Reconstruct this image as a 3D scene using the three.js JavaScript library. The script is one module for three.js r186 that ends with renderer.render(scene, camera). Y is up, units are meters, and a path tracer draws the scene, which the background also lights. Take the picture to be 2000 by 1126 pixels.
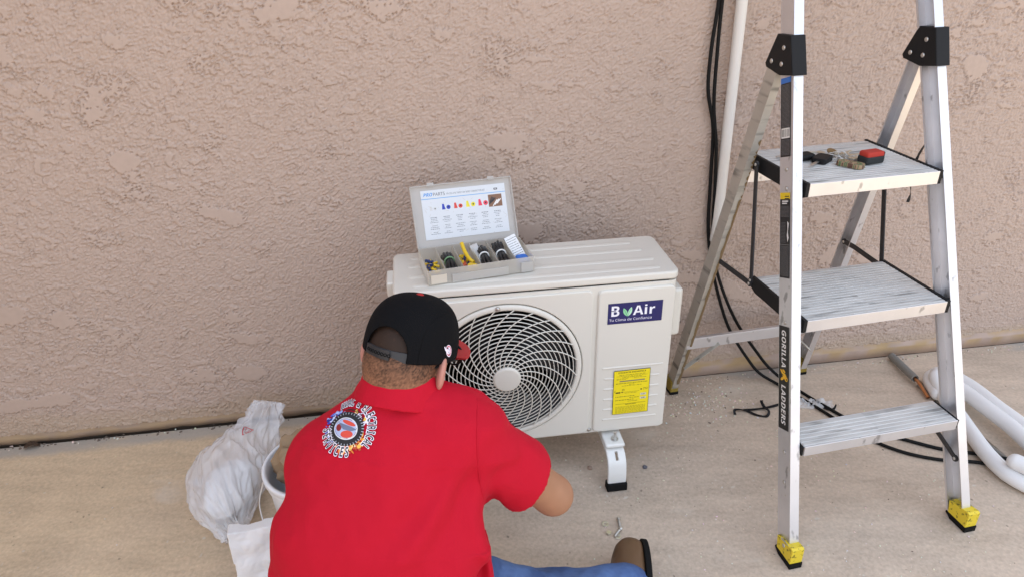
import * as THREE from 'three';
import { RoundedBoxGeometry } from 'three/addons/geometries/RoundedBoxGeometry.js';
import { DecalGeometry } from 'three/addons/geometries/DecalGeometry.js';
import { mergeGeometries } from 'three/addons/utils/BufferGeometryUtils.js';
import { ImprovedNoise } from 'three/addons/math/ImprovedNoise.js';
import { Brush, Evaluator, SUBTRACTION } from 'three-bvh-csg';

// ---------------------------------------------------------------- camera, sky, sun, exposure
const scene = new THREE.Scene();
const camera = new THREE.PerspectiveCamera(44.32, 1024 / 576, 0.05, 400);
camera.position.set(-0.1505, 1.5887, 2.1629);
camera.rotation.order = 'YXZ';
camera.rotation.set(-0.4825, -0.1404, -0.0192);

const SUN_DIR = new THREE.Vector3(0.62, 0.95, -0.60).normalize();   // high behind the house: the patio lies in its shade
{
  const w = 512, h = 256, data = new Float32Array(w * h * 4);
  for (let j = 0; j < h; j++) {
    const el = (j + 0.5) / h * Math.PI - Math.PI / 2;
    for (let i = 0; i < w; i++) {
      const az = ((i + 0.5) / w - 0.5) * 2 * Math.PI;
      const d = new THREE.Vector3(Math.cos(el) * Math.cos(az), Math.sin(el), Math.cos(el) * Math.sin(az));
      const t = Math.pow(Math.max(0, Math.sin(el)), 0.55);
      const glow = Math.pow(Math.max(0, d.dot(SUN_DIR)), 6);
      const o = (j * w + i) * 4, k = 1.0;
      data[o] = k * (0.98 + (0.60 - 0.98) * t + 0.7 * glow);
      data[o + 1] = k * (0.99 + (0.74 - 0.99) * t + 0.65 * glow);
      data[o + 2] = k * (1.00 + (0.98 - 1.00) * t + 0.55 * glow);
      data[o + 3] = 1;
    }
  }
  const sky = new THREE.DataTexture(data, w, h, THREE.RGBAFormat, THREE.FloatType);
  sky.mapping = THREE.EquirectangularReflectionMapping; sky.magFilter = THREE.LinearFilter; sky.needsUpdate = true;
  scene.background = sky; scene.environment = sky;
}
const sun = new THREE.DirectionalLight(new THREE.Color(1.0, 0.93, 0.82), 4.2);
sun.position.copy(SUN_DIR).multiplyScalar(20); sun.castShadow = true;
sun.shadow.mapSize.set(2048, 2048);
Object.assign(sun.shadow.camera, { left: -12, right: 12, top: 12, bottom: -12, near: 1, far: 60 });
scene.add(sun, sun.target);
const renderer = new THREE.WebGLRenderer({ antialias: true });
renderer.toneMapping = THREE.LinearToneMapping;
renderer.toneMappingExposure = 1.9;
renderer.shadowMap.enabled = true;
renderer.shadowMap.type = THREE.PCFSoftShadowMap;

// ---------------------------------------------------------------- helpers
const V = (x, y, z) => new THREE.Vector3(x, y, z);
const C = (r, g, b) => new THREE.Color().setRGB(r, g, b);
let seed = 7;
const rnd = () => { seed = (Math.imul(seed, 1664525) + 1013904223) >>> 0; return seed / 4294967296; };
const rr = (a, b) => a + (b - a) * rnd();
const clamp = (x, a = 0, b = 1) => Math.min(b, Math.max(a, x));
const sstep = (a, b, x) => { const t = clamp((x - a) / (b - a)); return t * t * (3 - 2 * t); };
const mix = (a, b, t) => a + (b - a) * t;
const PN = new ImprovedNoise();
const n3 = (x, y, z = 0.37) => PN.noise(x, y, z);
const fbm = (x, y, z, o) => { let s = 0, a = 1, t = 0; for (let i = 0; i < o; i++) { s += a * PN.noise(x, y, z); t += a; a *= 0.5; x = x * 2.03 + 5.1; y = y * 2.03 + 1.7; z += 3.3; } return s / t; };
const taken = {};
const numbered = (n) => { if (!(n in taken)) { taken[n] = 0; return n; } return n + '_' + String(++taken[n]).padStart(3, '0'); };
const shadows = (m) => { m.castShadow = true; m.receiveShadow = true; return m; };
function part(name, geo, mat, parent) { const m = shadows(new THREE.Mesh(geo, mat)); m.name = name; if (parent) parent.add(m); return m; }
function tag(o, label, category, group) { Object.assign(o.userData, { label, category }); if (group) o.userData.group = group; return o; }
function thing(name, label, category, pos = [0, 0, 0], turn = 0, group) {
  const g = new THREE.Group(); g.name = numbered(name); g.position.set(...pos); g.rotation.y = turn; scene.add(g);
  return tag(g, label, category, group);
}
function solo(name, geo, mat, label, category, group) { const m = part(numbered(name), geo, mat); scene.add(m); return tag(m, label, category, group); }
function struct(name, geo, mat, parent) { const m = part(parent ? name : numbered(name), geo, mat, parent || scene); if (!parent) m.userData.kind = 'structure'; return m; }
const merge = (list) => mergeGeometries(list.map((g) => { const q = g.index ? g.toNonIndexed() : g; for (const k of Object.keys(q.attributes)) if (!['position', 'normal', 'uv'].includes(k)) q.deleteAttribute(k); return q; }));
const rbox = (w, h, d, r = 0.002, x = 0, y = 0, z = 0) => new RoundedBoxGeometry(w, h, d, 2, Math.min(r, w / 2.01, h / 2.01, d / 2.01)).translate(x, y, z);
const cyl = (r, h, n = 20, x = 0, y = 0, z = 0, r2 = r) => new THREE.CylinderGeometry(r2, r, h, n).translate(x, y, z);
function tube(pts, r, seg = 60, rad = 10, closed = false, tension = 0.5) {
  return new THREE.TubeGeometry(new THREE.CatmullRomCurve3(pts.map((p) => p.isVector3 ? p : V(...p)), closed, 'centripetal', tension), seg, r, rad, closed);
}
// a bar of profile `shape` from A to B; shape x runs along xd, shape y along (dir x xd)
function bar(shape, A, B, xd, bevel = 0.0008) {
  const dir = B.clone().sub(A), len = dir.length(); dir.normalize();
  const X = xd.clone().addScaledVector(dir, -xd.dot(dir)).normalize(), Y = dir.clone().cross(X);
  const g = new THREE.ExtrudeGeometry(shape, { depth: len, bevelEnabled: bevel > 0, bevelSize: bevel, bevelThickness: bevel, bevelOffset: -bevel, bevelSegments: 1, curveSegments: 6 });
  return g.applyMatrix4(new THREE.Matrix4().makeBasis(X, Y, dir).setPosition(A));
}
const rectShape = (x0, y0, x1, y1, r = 0) => {
  const s = new THREE.Shape();
  if (!r) { s.moveTo(x0, y0); s.lineTo(x1, y0); s.lineTo(x1, y1); s.lineTo(x0, y1); s.closePath(); return s; }
  s.moveTo(x0 + r, y0); s.lineTo(x1 - r, y0); s.quadraticCurveTo(x1, y0, x1, y0 + r); s.lineTo(x1, y1 - r); s.quadraticCurveTo(x1, y1, x1 - r, y1);
  s.lineTo(x0 + r, y1); s.quadraticCurveTo(x0, y1, x0, y1 - r); s.lineTo(x0, y0 + r); s.quadraticCurveTo(x0, y0, x0 + r, y0); return s;
};
const poly = (pts) => { const s = new THREE.Shape(); pts.forEach(([x, y], i) => i ? s.lineTo(x, y) : s.moveTo(x, y)); s.closePath(); return s; };
const extr = (shape, depth, bevel = 0.001, seg = 2, cs = 12) => new THREE.ExtrudeGeometry(shape, { depth, bevelEnabled: bevel > 0, bevelSize: bevel, bevelThickness: bevel, bevelOffset: -bevel, bevelSegments: seg, curveSegments: cs });
function canvasTex(w, h, draw) {
  const c = document.createElement('canvas'); c.width = w; c.height = h; draw(c.getContext('2d'), w, h);
  const t = new THREE.CanvasTexture(c); t.colorSpace = THREE.SRGBColorSpace; t.anisotropy = 4; return t;
}
function dataTex(w, h, f, srgb) {
  const a = new Uint8Array(w * h * 4);
  for (let j = 0; j < h; j++) for (let i = 0; i < w; i++) { const v = f(i / w, j / h, i, j), o = (j * w + i) * 4; a[o] = clamp(v[0]) * 255; a[o + 1] = clamp(v[1]) * 255; a[o + 2] = clamp(v[2]) * 255; a[o + 3] = 255; }
  const t = new THREE.DataTexture(a, w, h, THREE.RGBAFormat); t.wrapS = t.wrapT = THREE.RepeatWrapping; t.magFilter = THREE.LinearFilter; t.minFilter = THREE.LinearMipmapLinearFilter;
  if (srgb) t.colorSpace = THREE.SRGBColorSpace; t.needsUpdate = true; return t;
}
// planar uv in metres on the dominant axis of each vertex normal
function boxUV(g, s = 1) {
  const p = g.attributes.position, n = g.attributes.normal, uv = new Float32Array(p.count * 2);
  for (let i = 0; i < p.count; i++) {
    const ax = Math.abs(n.getX(i)), ay = Math.abs(n.getY(i)), az = Math.abs(n.getZ(i));
    uv[2 * i] = s * (ax > ay && ax > az ? p.getZ(i) : p.getX(i)); uv[2 * i + 1] = s * (ay >= ax && ay >= az ? p.getZ(i) : p.getY(i));
  }
  g.setAttribute('uv', new THREE.BufferAttribute(uv, 2)); return g;
}
// surface nets over a signed distance field
function nets(f, lo, hi, cell, colour) {
  const nx = Math.ceil((hi[0] - lo[0]) / cell) + 1, ny = Math.ceil((hi[1] - lo[1]) / cell) + 1, nz = Math.ceil((hi[2] - lo[2]) / cell) + 1;
  const F = new Float32Array(nx * ny * nz), id = (i, j, k) => (k * ny + j) * nx + i;
  for (let k = 0; k < nz; k++) for (let j = 0; j < ny; j++) for (let i = 0; i < nx; i++) F[id(i, j, k)] = f(lo[0] + i * cell, lo[1] + j * cell, lo[2] + k * cell);
  const vid = new Int32Array(nx * ny * nz).fill(-1), pos = [], idx = [];
  const E = [[0, 1], [2, 3], [4, 5], [6, 7], [0, 2], [1, 3], [4, 6], [5, 7], [0, 4], [1, 5], [2, 6], [3, 7]], v = new Array(8);
  for (let k = 0; k < nz - 1; k++) for (let j = 0; j < ny - 1; j++) for (let i = 0; i < nx - 1; i++) {
    let m = 0; for (let c = 0; c < 8; c++) { v[c] = F[id(i + (c & 1), j + ((c >> 1) & 1), k + (c >> 2))]; if (v[c] < 0) m |= 1 << c; }
    if (m === 0 || m === 255) continue;
    let x = 0, y = 0, z = 0, n = 0;
    for (const [a, b] of E) if ((v[a] < 0) !== (v[b] < 0)) { const t = v[a] / (v[a] - v[b]); x += mix(a & 1, b & 1, t); y += mix((a >> 1) & 1, (b >> 1) & 1, t); z += mix(a >> 2, b >> 2, t); n++; }
    vid[id(i, j, k)] = pos.length / 3; pos.push(lo[0] + (i + x / n) * cell, lo[1] + (j + y / n) * cell, lo[2] + (k + z / n) * cell);
  }
  const quad = (a, b, c, d, flip) => { if (a < 0 || b < 0 || c < 0 || d < 0) return; flip ? idx.push(a, c, b, a, d, c) : idx.push(a, b, c, a, c, d); };
  for (let k = 1; k < nz - 1; k++) for (let j = 1; j < ny - 1; j++) for (let i = 1; i < nx - 1; i++) {
    const s = F[id(i, j, k)] < 0;
    if (s !== (F[id(i + 1, j, k)] < 0)) quad(vid[id(i, j - 1, k - 1)], vid[id(i, j, k - 1)], vid[id(i, j, k)], vid[id(i, j - 1, k)], !s);
    if (s !== (F[id(i, j + 1, k)] < 0)) quad(vid[id(i - 1, j, k - 1)], vid[id(i, j, k - 1)], vid[id(i, j, k)], vid[id(i - 1, j, k)], s);
    if (s !== (F[id(i, j, k + 1)] < 0)) quad(vid[id(i - 1, j - 1, k)], vid[id(i, j - 1, k)], vid[id(i, j, k)], vid[id(i - 1, j, k)], !s);
  }
  const nor = new Float32Array(pos.length), e = cell * 0.5, uv = new Float32Array(pos.length / 3 * 2);
  for (let i = 0; i < pos.length; i += 3) {
    const [x, y, z] = [pos[i], pos[i + 1], pos[i + 2]];
    let gx = f(x + e, y, z) - f(x - e, y, z), gy = f(x, y + e, z) - f(x, y - e, z), gz = f(x, y, z + e) - f(x, y, z - e); const l = Math.hypot(gx, gy, gz) || 1;
    nor[i] = gx / l; nor[i + 1] = gy / l; nor[i + 2] = gz / l;
    uv[i / 3 * 2] = Math.abs(nor[i]) > 0.75 ? z : x; uv[i / 3 * 2 + 1] = Math.abs(nor[i + 1]) > 0.75 ? z : y;
  }
  const g = new THREE.BufferGeometry();
  g.setAttribute('position', new THREE.Float32BufferAttribute(pos, 3)); g.setAttribute('normal', new THREE.BufferAttribute(nor, 3)); g.setAttribute('uv', new THREE.BufferAttribute(uv, 2)); g.setIndex(idx);
  if (colour) { const col = new Float32Array(pos.length); for (let i = 0; i < pos.length; i += 3) { const c = colour(pos[i], pos[i + 1], pos[i + 2]); col.set(c, i); } g.setAttribute('color', new THREE.BufferAttribute(col, 3)); }
  return g;
}
const smin = (a, b, k) => { const h = Math.max(k - Math.abs(a - b), 0) / k; return Math.min(a, b) - h * h * k * 0.25; };
const smax = (a, b, k) => -smin(-a, -b, k);
const cap = (x, y, z, a, b, ra, rb) => {
  const bx = b[0] - a[0], by = b[1] - a[1], bz = b[2] - a[2], px = x - a[0], py = y - a[1], pz = z - a[2];
  const t = clamp((px * bx + py * by + pz * bz) / (bx * bx + by * by + bz * bz));
  return Math.hypot(px - t * bx, py - t * by, pz - t * bz) - mix(ra, rb, t);
};
const ell = (x, y, z, c, r) => { const X = (x - c[0]) / r[0], Y = (y - c[1]) / r[1], Z = (z - c[2]) / r[2], k = Math.sqrt(X * X + Y * Y + Z * Z), q = Math.sqrt((X / r[0]) ** 2 + (Y / r[1]) ** 2 + (Z / r[2]) ** 2); return q < 1e-9 ? -Math.min(...r) : k * (k - 1) / q; };

// ---------------------------------------------------------------- materials
const std = (color, roughness = 0.6, metalness = 0, extra = {}) => new THREE.MeshStandardMaterial({ color, roughness, metalness, ...extra });
const phy = (color, roughness, extra = {}) => new THREE.MeshPhysicalMaterial({ color, roughness, ...extra });
const grainBump = dataTex(256, 256, (u, v, i, j) => { const q = 0.5 + 0.35 * fbm(u * 40, v * 40, 2, 3) + 0.2 * (rnd() - 0.5); return [q, q, q]; });
const brushed = dataTex(512, 512, (u, v) => { const a = 0.5 + 0.3 * fbm(u * 160, v * 5, 4, 3) + 0.25 * fbm(u * 7, v * 7, 9, 4); return [a, a, a]; });
const alumTone = dataTex(512, 512, (u, v) => { const b = fbm(u * 6, v * 6, 1, 5), s = sstep(0.25, 0.42, fbm(u * 26, v * 14, 8, 5)), q = 0.93 + 0.07 * b - 0.22 * s; return [q, q, q * 1.01]; }, true);
const alumDirt = dataTex(512, 512, (u, v) => { const b = fbm(u * 5, v * 9, 11, 5), s = sstep(0.05, 0.4, fbm(u * 4, v * 26, 18, 5)), q = 0.84 + 0.10 * b - 0.25 * s; return [q, q * 0.99, q * 0.97]; }, true);
const M = {
  alum: std(C(0.86, 0.86, 0.865), 0.4, 0.8, { map: alumTone }),
  alumStep: std(0xffffff, 0.55, 0.35, { map: alumDirt }),
  alumDark: std(C(0.80, 0.78, 0.73), 0.5, 0.6, { map: alumDirt }),
  steel: std(C(0.62, 0.61, 0.58), 0.32, 0.95),
  zinc: std(C(0.66, 0.63, 0.52), 0.35, 0.9),
  blackPlastic: phy(C(0.012, 0.012, 0.013), 0.55, { specularIntensity: 0.4 }),
  blackSteel: std(C(0.035, 0.036, 0.04), 0.45, 0.3),
  rubber: phy(C(0.008, 0.008, 0.008), 0.8, { specularIntensity: 0.3 }),
  yellow: std(C(0.74, 0.56, 0.03), 0.55, 0, { map: dataTex(256, 256, (u, v) => { const s = sstep(0.12, 0.3, fbm(u * 9, v * 9, 31, 5)), q = 1 - 0.35 * s; return [q, q, q]; }, true) }),
  acWhite: phy(C(0.715, 0.680, 0.605), 0.34, { clearcoat: 0.15, clearcoatRoughness: 0.3 }),
    acDark: phy(C(0.012, 0.012, 0.013), 0.6, { specularIntensity: 0.3 }),
  legWhite: phy(C(0.80, 0.79, 0.75), 0.33, { clearcoat: 0.2, clearcoatRoughness: 0.3 }),
  pipeWhite: std(C(0.74, 0.71, 0.66), 0.45),
  cable: phy(C(0.008, 0.008, 0.008), 0.6, { specularIntensity: 0.35 }),
  hose: std(C(0.80, 0.79, 0.78), 0.5),
  foam: std(C(0.22, 0.21, 0.19), 0.9),
  copper: std(C(0.62, 0.27, 0.12), 0.4, 0.85),
  wconn: { yellow: std(C(0.78, 0.52, 0.02), 0.45), blue: std(C(0.012, 0.03, 0.14), 0.45), red: std(C(0.55, 0.09, 0.03), 0.45), metal: std(C(0.6, 0.6, 0.6), 0.3, 0.9) },
  clear: phy(C(0.88, 0.86, 0.81), 0.35, { transmission: 0.72, thickness: 0, ior: 1.45 }),
  clearDirty: phy(C(0.80, 0.785, 0.755), 0.45, { transmission: 0.6, thickness: 0 }),
  film: phy(C(0.92, 0.92, 0.92), 0.28, { transmission: 0.62, thickness: 0, ior: 1.4 }),
  whitePaper: std(C(0.80, 0.80, 0.79), 0.8),
  brownPaper: std(C(0.30, 0.21, 0.125), 0.85),
};

// ---------------------------------------------------------------- ground
const groundMap = dataTex(2048, 1024, (u, v) => {                     // 4.6 m x 2.3 m of trowelled concrete
  const x = u * 4.6 - 2.2, z = v * 2.3;
  const big = fbm(x * 1.1, z * 1.3, 3, 4), mid = fbm(x * 5, z * 6, 7, 4), streak = fbm(x * 3 + z * 2, z * 22 - x * 5, 12, 4), fine = fbm(x * 90, z * 90, 1, 2);
  const speck = sstep(0.64, 0.72, n3(x * 85, z * 85, 5.5)) * sstep(-0.1, 0.3, n3(x * 5, z * 5, 9.2)), dark = sstep(0.72, 0.78, n3(x * 80, z * 80, 15.5));
  const pale = sstep(0.22, 0.42, fbm(x * 3.2, z * 4.2, 21, 5)), buff = sstep(-0.35, 0.5, big - 0.35 * x + 0.0);
  let r = mix(0.545, 0.60, buff), g = mix(0.435, 0.462, buff), b = mix(0.335, 0.305, buff);
  const k = 1 + 0.22 * mid + 0.18 * streak + 0.22 * fine + 0.16 * fbm(x * 210, z * 210, 6, 2) + 0.10 * big;
  r *= k; g *= k; b *= k;
  r = mix(r, 0.64, pale * 0.5); g = mix(g, 0.56, pale * 0.5); b = mix(b, 0.46, pale * 0.5);
  const slurry = sstep(0.085 + 0.03 * mid + 0.02 * fbm(x * 30, z * 30, 2, 2), 0.045 + 0.02 * mid, z) * sstep(-0.25, 0.35, n3(x * 2.2, 4.4, 1.1) + 0.5 * n3(x * 9, z * 30, 3.1) + 0.25 - 0.15 * x);   // grey cement film left along the wall
  r = mix(r, 0.37, slurry * 0.7); g = mix(g, 0.355, slurry * 0.7); b = mix(b, 0.33, slurry * 0.7);
  r = mix(r, 0.62, speck * 0.7); g = mix(g, 0.58, speck * 0.7); b = mix(b, 0.50, speck * 0.7);
  const q = 1 - 0.5 * dark; r *= q; g *= q; b *= q;
  const s = (c) => c <= 0.0031308 ? c * 12.92 : 1.055 * Math.pow(c, 1 / 2.4) - 0.055;
  return [s(r), s(g), s(b)];
}, true);
const groundBump = dataTex(1024, 512, (u, v) => { const x = u * 4.6, z = v * 2.3, q = 0.5 + 0.3 * fbm(x * 60, z * 60, 3, 3) + 0.35 * fbm(x * 4 + z * 2, z * 20, 8, 4); return [q, q, q]; });
const concrete = std(0xffffff, 0.82, 0, { map: groundMap, bumpMap: groundBump, bumpScale: 0.004 });
function slab(name, x0, x1, z0, z1) {
  const g = extr(rectShape(x0, -z1, x1, -z0), 0.1, 0.003, 2).rotateX(-Math.PI / 2).translate(0, -0.103, 0);
  const p = g.attributes.position, uv = g.attributes.uv; for (let i = 0; i < p.count; i++) uv.setXY(i, (p.getX(i) + 2.2) / 4.6, p.getZ(i) / 2.3);
  return struct(name, g, concrete);
}
struct('ground', new THREE.PlaneGeometry(300, 300).rotateX(-Math.PI / 2).translate(0, -0.06, 0), std(C(0.42, 0.33, 0.24), 0.95));
slab('patio_slab', -2.2, 1.688, 0.012, 2.3); slab('patio_slab', 1.694, 4.6, 0.012, 2.3); slab('patio_slab', -6, -2.206, 0.012, 2.3);
slab('patio_slab', -6, 1.688, 2.306, 4.6); slab('patio_slab', 1.694, 8, 2.306, 4.6);

// ---------------------------------------------------------------- stucco wall
const wall = thing('stucco_wall', 'pinkish beige stucco house wall with rough knockdown texture', 'wall');
const stuccoH = (x, y) => {                                            // height in mm: trowelled flakes with broken edges over a sandy coat
  const wx = x + 0.014 * n3(x * 12, y * 12, 2.2), wy = y + 0.014 * n3(x * 12, y * 12, 6.2);
  const g1 = n3(x * 66, y * 78, 1.3), g2 = n3(x * 124, y * 142, 4.9), g3 = n3(x * 195, y * 220, 8.8), e = 0.22 * g1 + 0.34 * g2 + 0.2 * g3;
  const zone = 0.1 + 0.55 * n3(x * 2.1 + 3, y * 2.6, 5.5) + 0.6 * n3(x * 6, y * 8, 8.5);                     // how hard the trowel pressed here
  const f1 = n3(wx * 9 + wy * 4, wy * 15 - wx * 2, 1.5) + 0.5 * zone + e * 0.8 - 0.47, f2 = n3(wx * 28 + wy * 8, wy * 40, 4.1) + 0.45 * zone + e * 1.0 - 0.31;
  const l1 = sstep(0, 0.05, f1), l2 = sstep(0, 0.07, f2), crack = Math.exp(-(((f1 + 0.05) / 0.05) ** 2)) + 0.8 * Math.exp(-(((f2 + 0.07) / 0.07) ** 2)) * (1 - l1);
  const flat = Math.max(l1, 0.9 * l2);
  return 2.1 * Math.max(l1, l2 * 0.85) - 1.7 * crack * sstep(-0.45, 0.15, zone + g1) + (0.6 * g1 + 1.9 * g2 + 3.0 * g3) * (1 - 0.9 * flat) + 0.8 * n3(x * 4, y * 4, 3.7);
};
{
  const x0 = -2.25, x1 = 2.85, y0 = 0.028, y1 = 1.56, st = 0.00275, nx = Math.round((x1 - x0) / st), ny = Math.round((y1 - y0) / st), A = 0.0014;
  const pos = new Float32Array((nx + 1) * (ny + 1) * 3), col = new Float32Array((nx + 1) * (ny + 1) * 3), idx = new Uint32Array(nx * ny * 6);
  let o = 0;
  for (let j = 0; j <= ny; j++) for (let i = 0; i <= nx; i++) {
    const x = mix(x0, x1, i / nx), y = mix(y0, y1, j / ny), q = o * 3;
    pos[q] = x; pos[q + 1] = y; pos[q + 2] = stuccoH(x, y) * A;
    const patch = fbm(x * 1.3, y * 1.7, 3, 3), stain = sstep(0.15, 0.5, fbm(x * 5, y * 9, 14, 4)), dust = sstep(0.06, 0.0, y - 0.05 - 0.05 * (n3(x * 3, y * 14, 2) + 0.2));
    const k = 1 + 0.06 * patch + 0.05 * n3(x * 60, y * 60, 2.2);
    let r = 0.490 * k, g = 0.378 * k, b = 0.312 * k;
    r = mix(r, 0.49, stain * 0.35); g = mix(g, 0.37, stain * 0.35); b = mix(b, 0.29, stain * 0.35);
    r = mix(r, 0.46, dust * 0.6); g = mix(g, 0.35, dust * 0.6); b = mix(b, 0.25, dust * 0.6);
    col[q] = r; col[q + 1] = g; col[q + 2] = b; o++;
  }
  o = 0; for (let j = 0; j < ny; j++) for (let i = 0; i < nx; i++) { const a = j * (nx + 1) + i, b = a + 1, c = a + nx + 1, d = c + 1; idx.set([a, b, d, a, d, c], o); o += 6; }
  const g = new THREE.BufferGeometry(); g.setAttribute('position', new THREE.BufferAttribute(pos, 3)); g.setAttribute('color', new THREE.BufferAttribute(col, 3)); g.setIndex(new THREE.BufferAttribute(idx, 1)); g.computeVertexNormals();
  part('stucco_coat', g, std(0xffffff, 0.88, 0, { vertexColors: true }), wall);
  const plain = std(C(0.475, 0.377, 0.317), 0.9);
  part('wall_body', merge([new THREE.BoxGeometry(10.6, 3.1, 0.25).translate(-1.7, 1.55 + 0.028, -0.131), new THREE.BoxGeometry(4.75, 3.1, 0.006).translate(-4.63, 1.578, 0), new THREE.BoxGeometry(0.74, 3.1, 0.006).translate(3.224, 1.578, 0), new THREE.BoxGeometry(5.1, 1.56, 0.006).translate(0.3, 2.348, 0)]), plain, wall);
  // weep ledge along the foot of the wall: thin and undercut on the left, a full yellowish step on the right
  const N = 420, lp = [], li = [], lc = [];
  for (let i = 0; i <= N; i++) {
    const x = mix(-2.25, 2.85, i / N), t = sstep(-0.4, 0.5, x), jz = 0.003 * n3(x * 9, 1, 2) + 0.0015 * n3(x * 60, 4, 2), jy = 0.003 * n3(x * 11, 5, 7);
    const out = mix(0.010, 0.016, t) + jz, top = mix(0.040, 0.062, t) + jy, face = mix(0.029, 0.042, t) + jy, low = mix(0.009, 0.003, t) + 0.006 * (1 - t) * n3(x * 13, 8, 3);
    for (const [z, y] of [[-0.004, top], [out * 0.75, face + 0.004], [out, face - 0.002], [out - 0.001, low], [-0.02, low]]) {
      lp.push(x, y, z);
      const m = 0.5 + 0.5 * fbm(x * 14, y * 90, 3, 4), ye = clamp(mix(0.4, 0.8, t) * sstep(-0.05, 0.2, fbm(x * 7, y * 50, 8, 3) + (y > face - 0.004 ? 0.1 : -0.35)));
      lc.push(mix(mix(0.33, 0.46, t), 0.46, ye) * (0.7 + 0.5 * m), mix(mix(0.24, 0.345, t), 0.31, ye) * (0.7 + 0.5 * m), mix(mix(0.17, 0.28, t), 0.14, ye) * (0.7 + 0.5 * m));
    }
    if (i < N) for (let k = 0; k < 4; k++) { const a = i * 5 + k, b = a + 5; li.push(a, a + 1, b, a + 1, b + 1, b); }
  }
  const lg = new THREE.BufferGeometry(); lg.setAttribute('position', new THREE.Float32BufferAttribute(lp, 3)); lg.setAttribute('color', new THREE.Float32BufferAttribute(lc, 3)); lg.setIndex(li); lg.computeVertexNormals();
  part('base_ledge', lg, std(0xffffff, 0.9, 0, { vertexColors: true, side: THREE.DoubleSide }), wall);
  part('footing', new THREE.BoxGeometry(10.6, 0.13, 0.2).translate(-1.7, -0.04, -0.118), std(C(0.13, 0.105, 0.08), 0.95), wall);
  part('return_wall', new THREE.BoxGeometry(0.25, 3.1, 4.2).translate(-2.75, 1.578, 2.1), plain, wall);
  part('roof_eave', new THREE.BoxGeometry(10.9, 0.14, 0.9).translate(-1.7, 3.2, 0.1), std(C(0.5, 0.42, 0.36), 0.8), wall);
}
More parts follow.
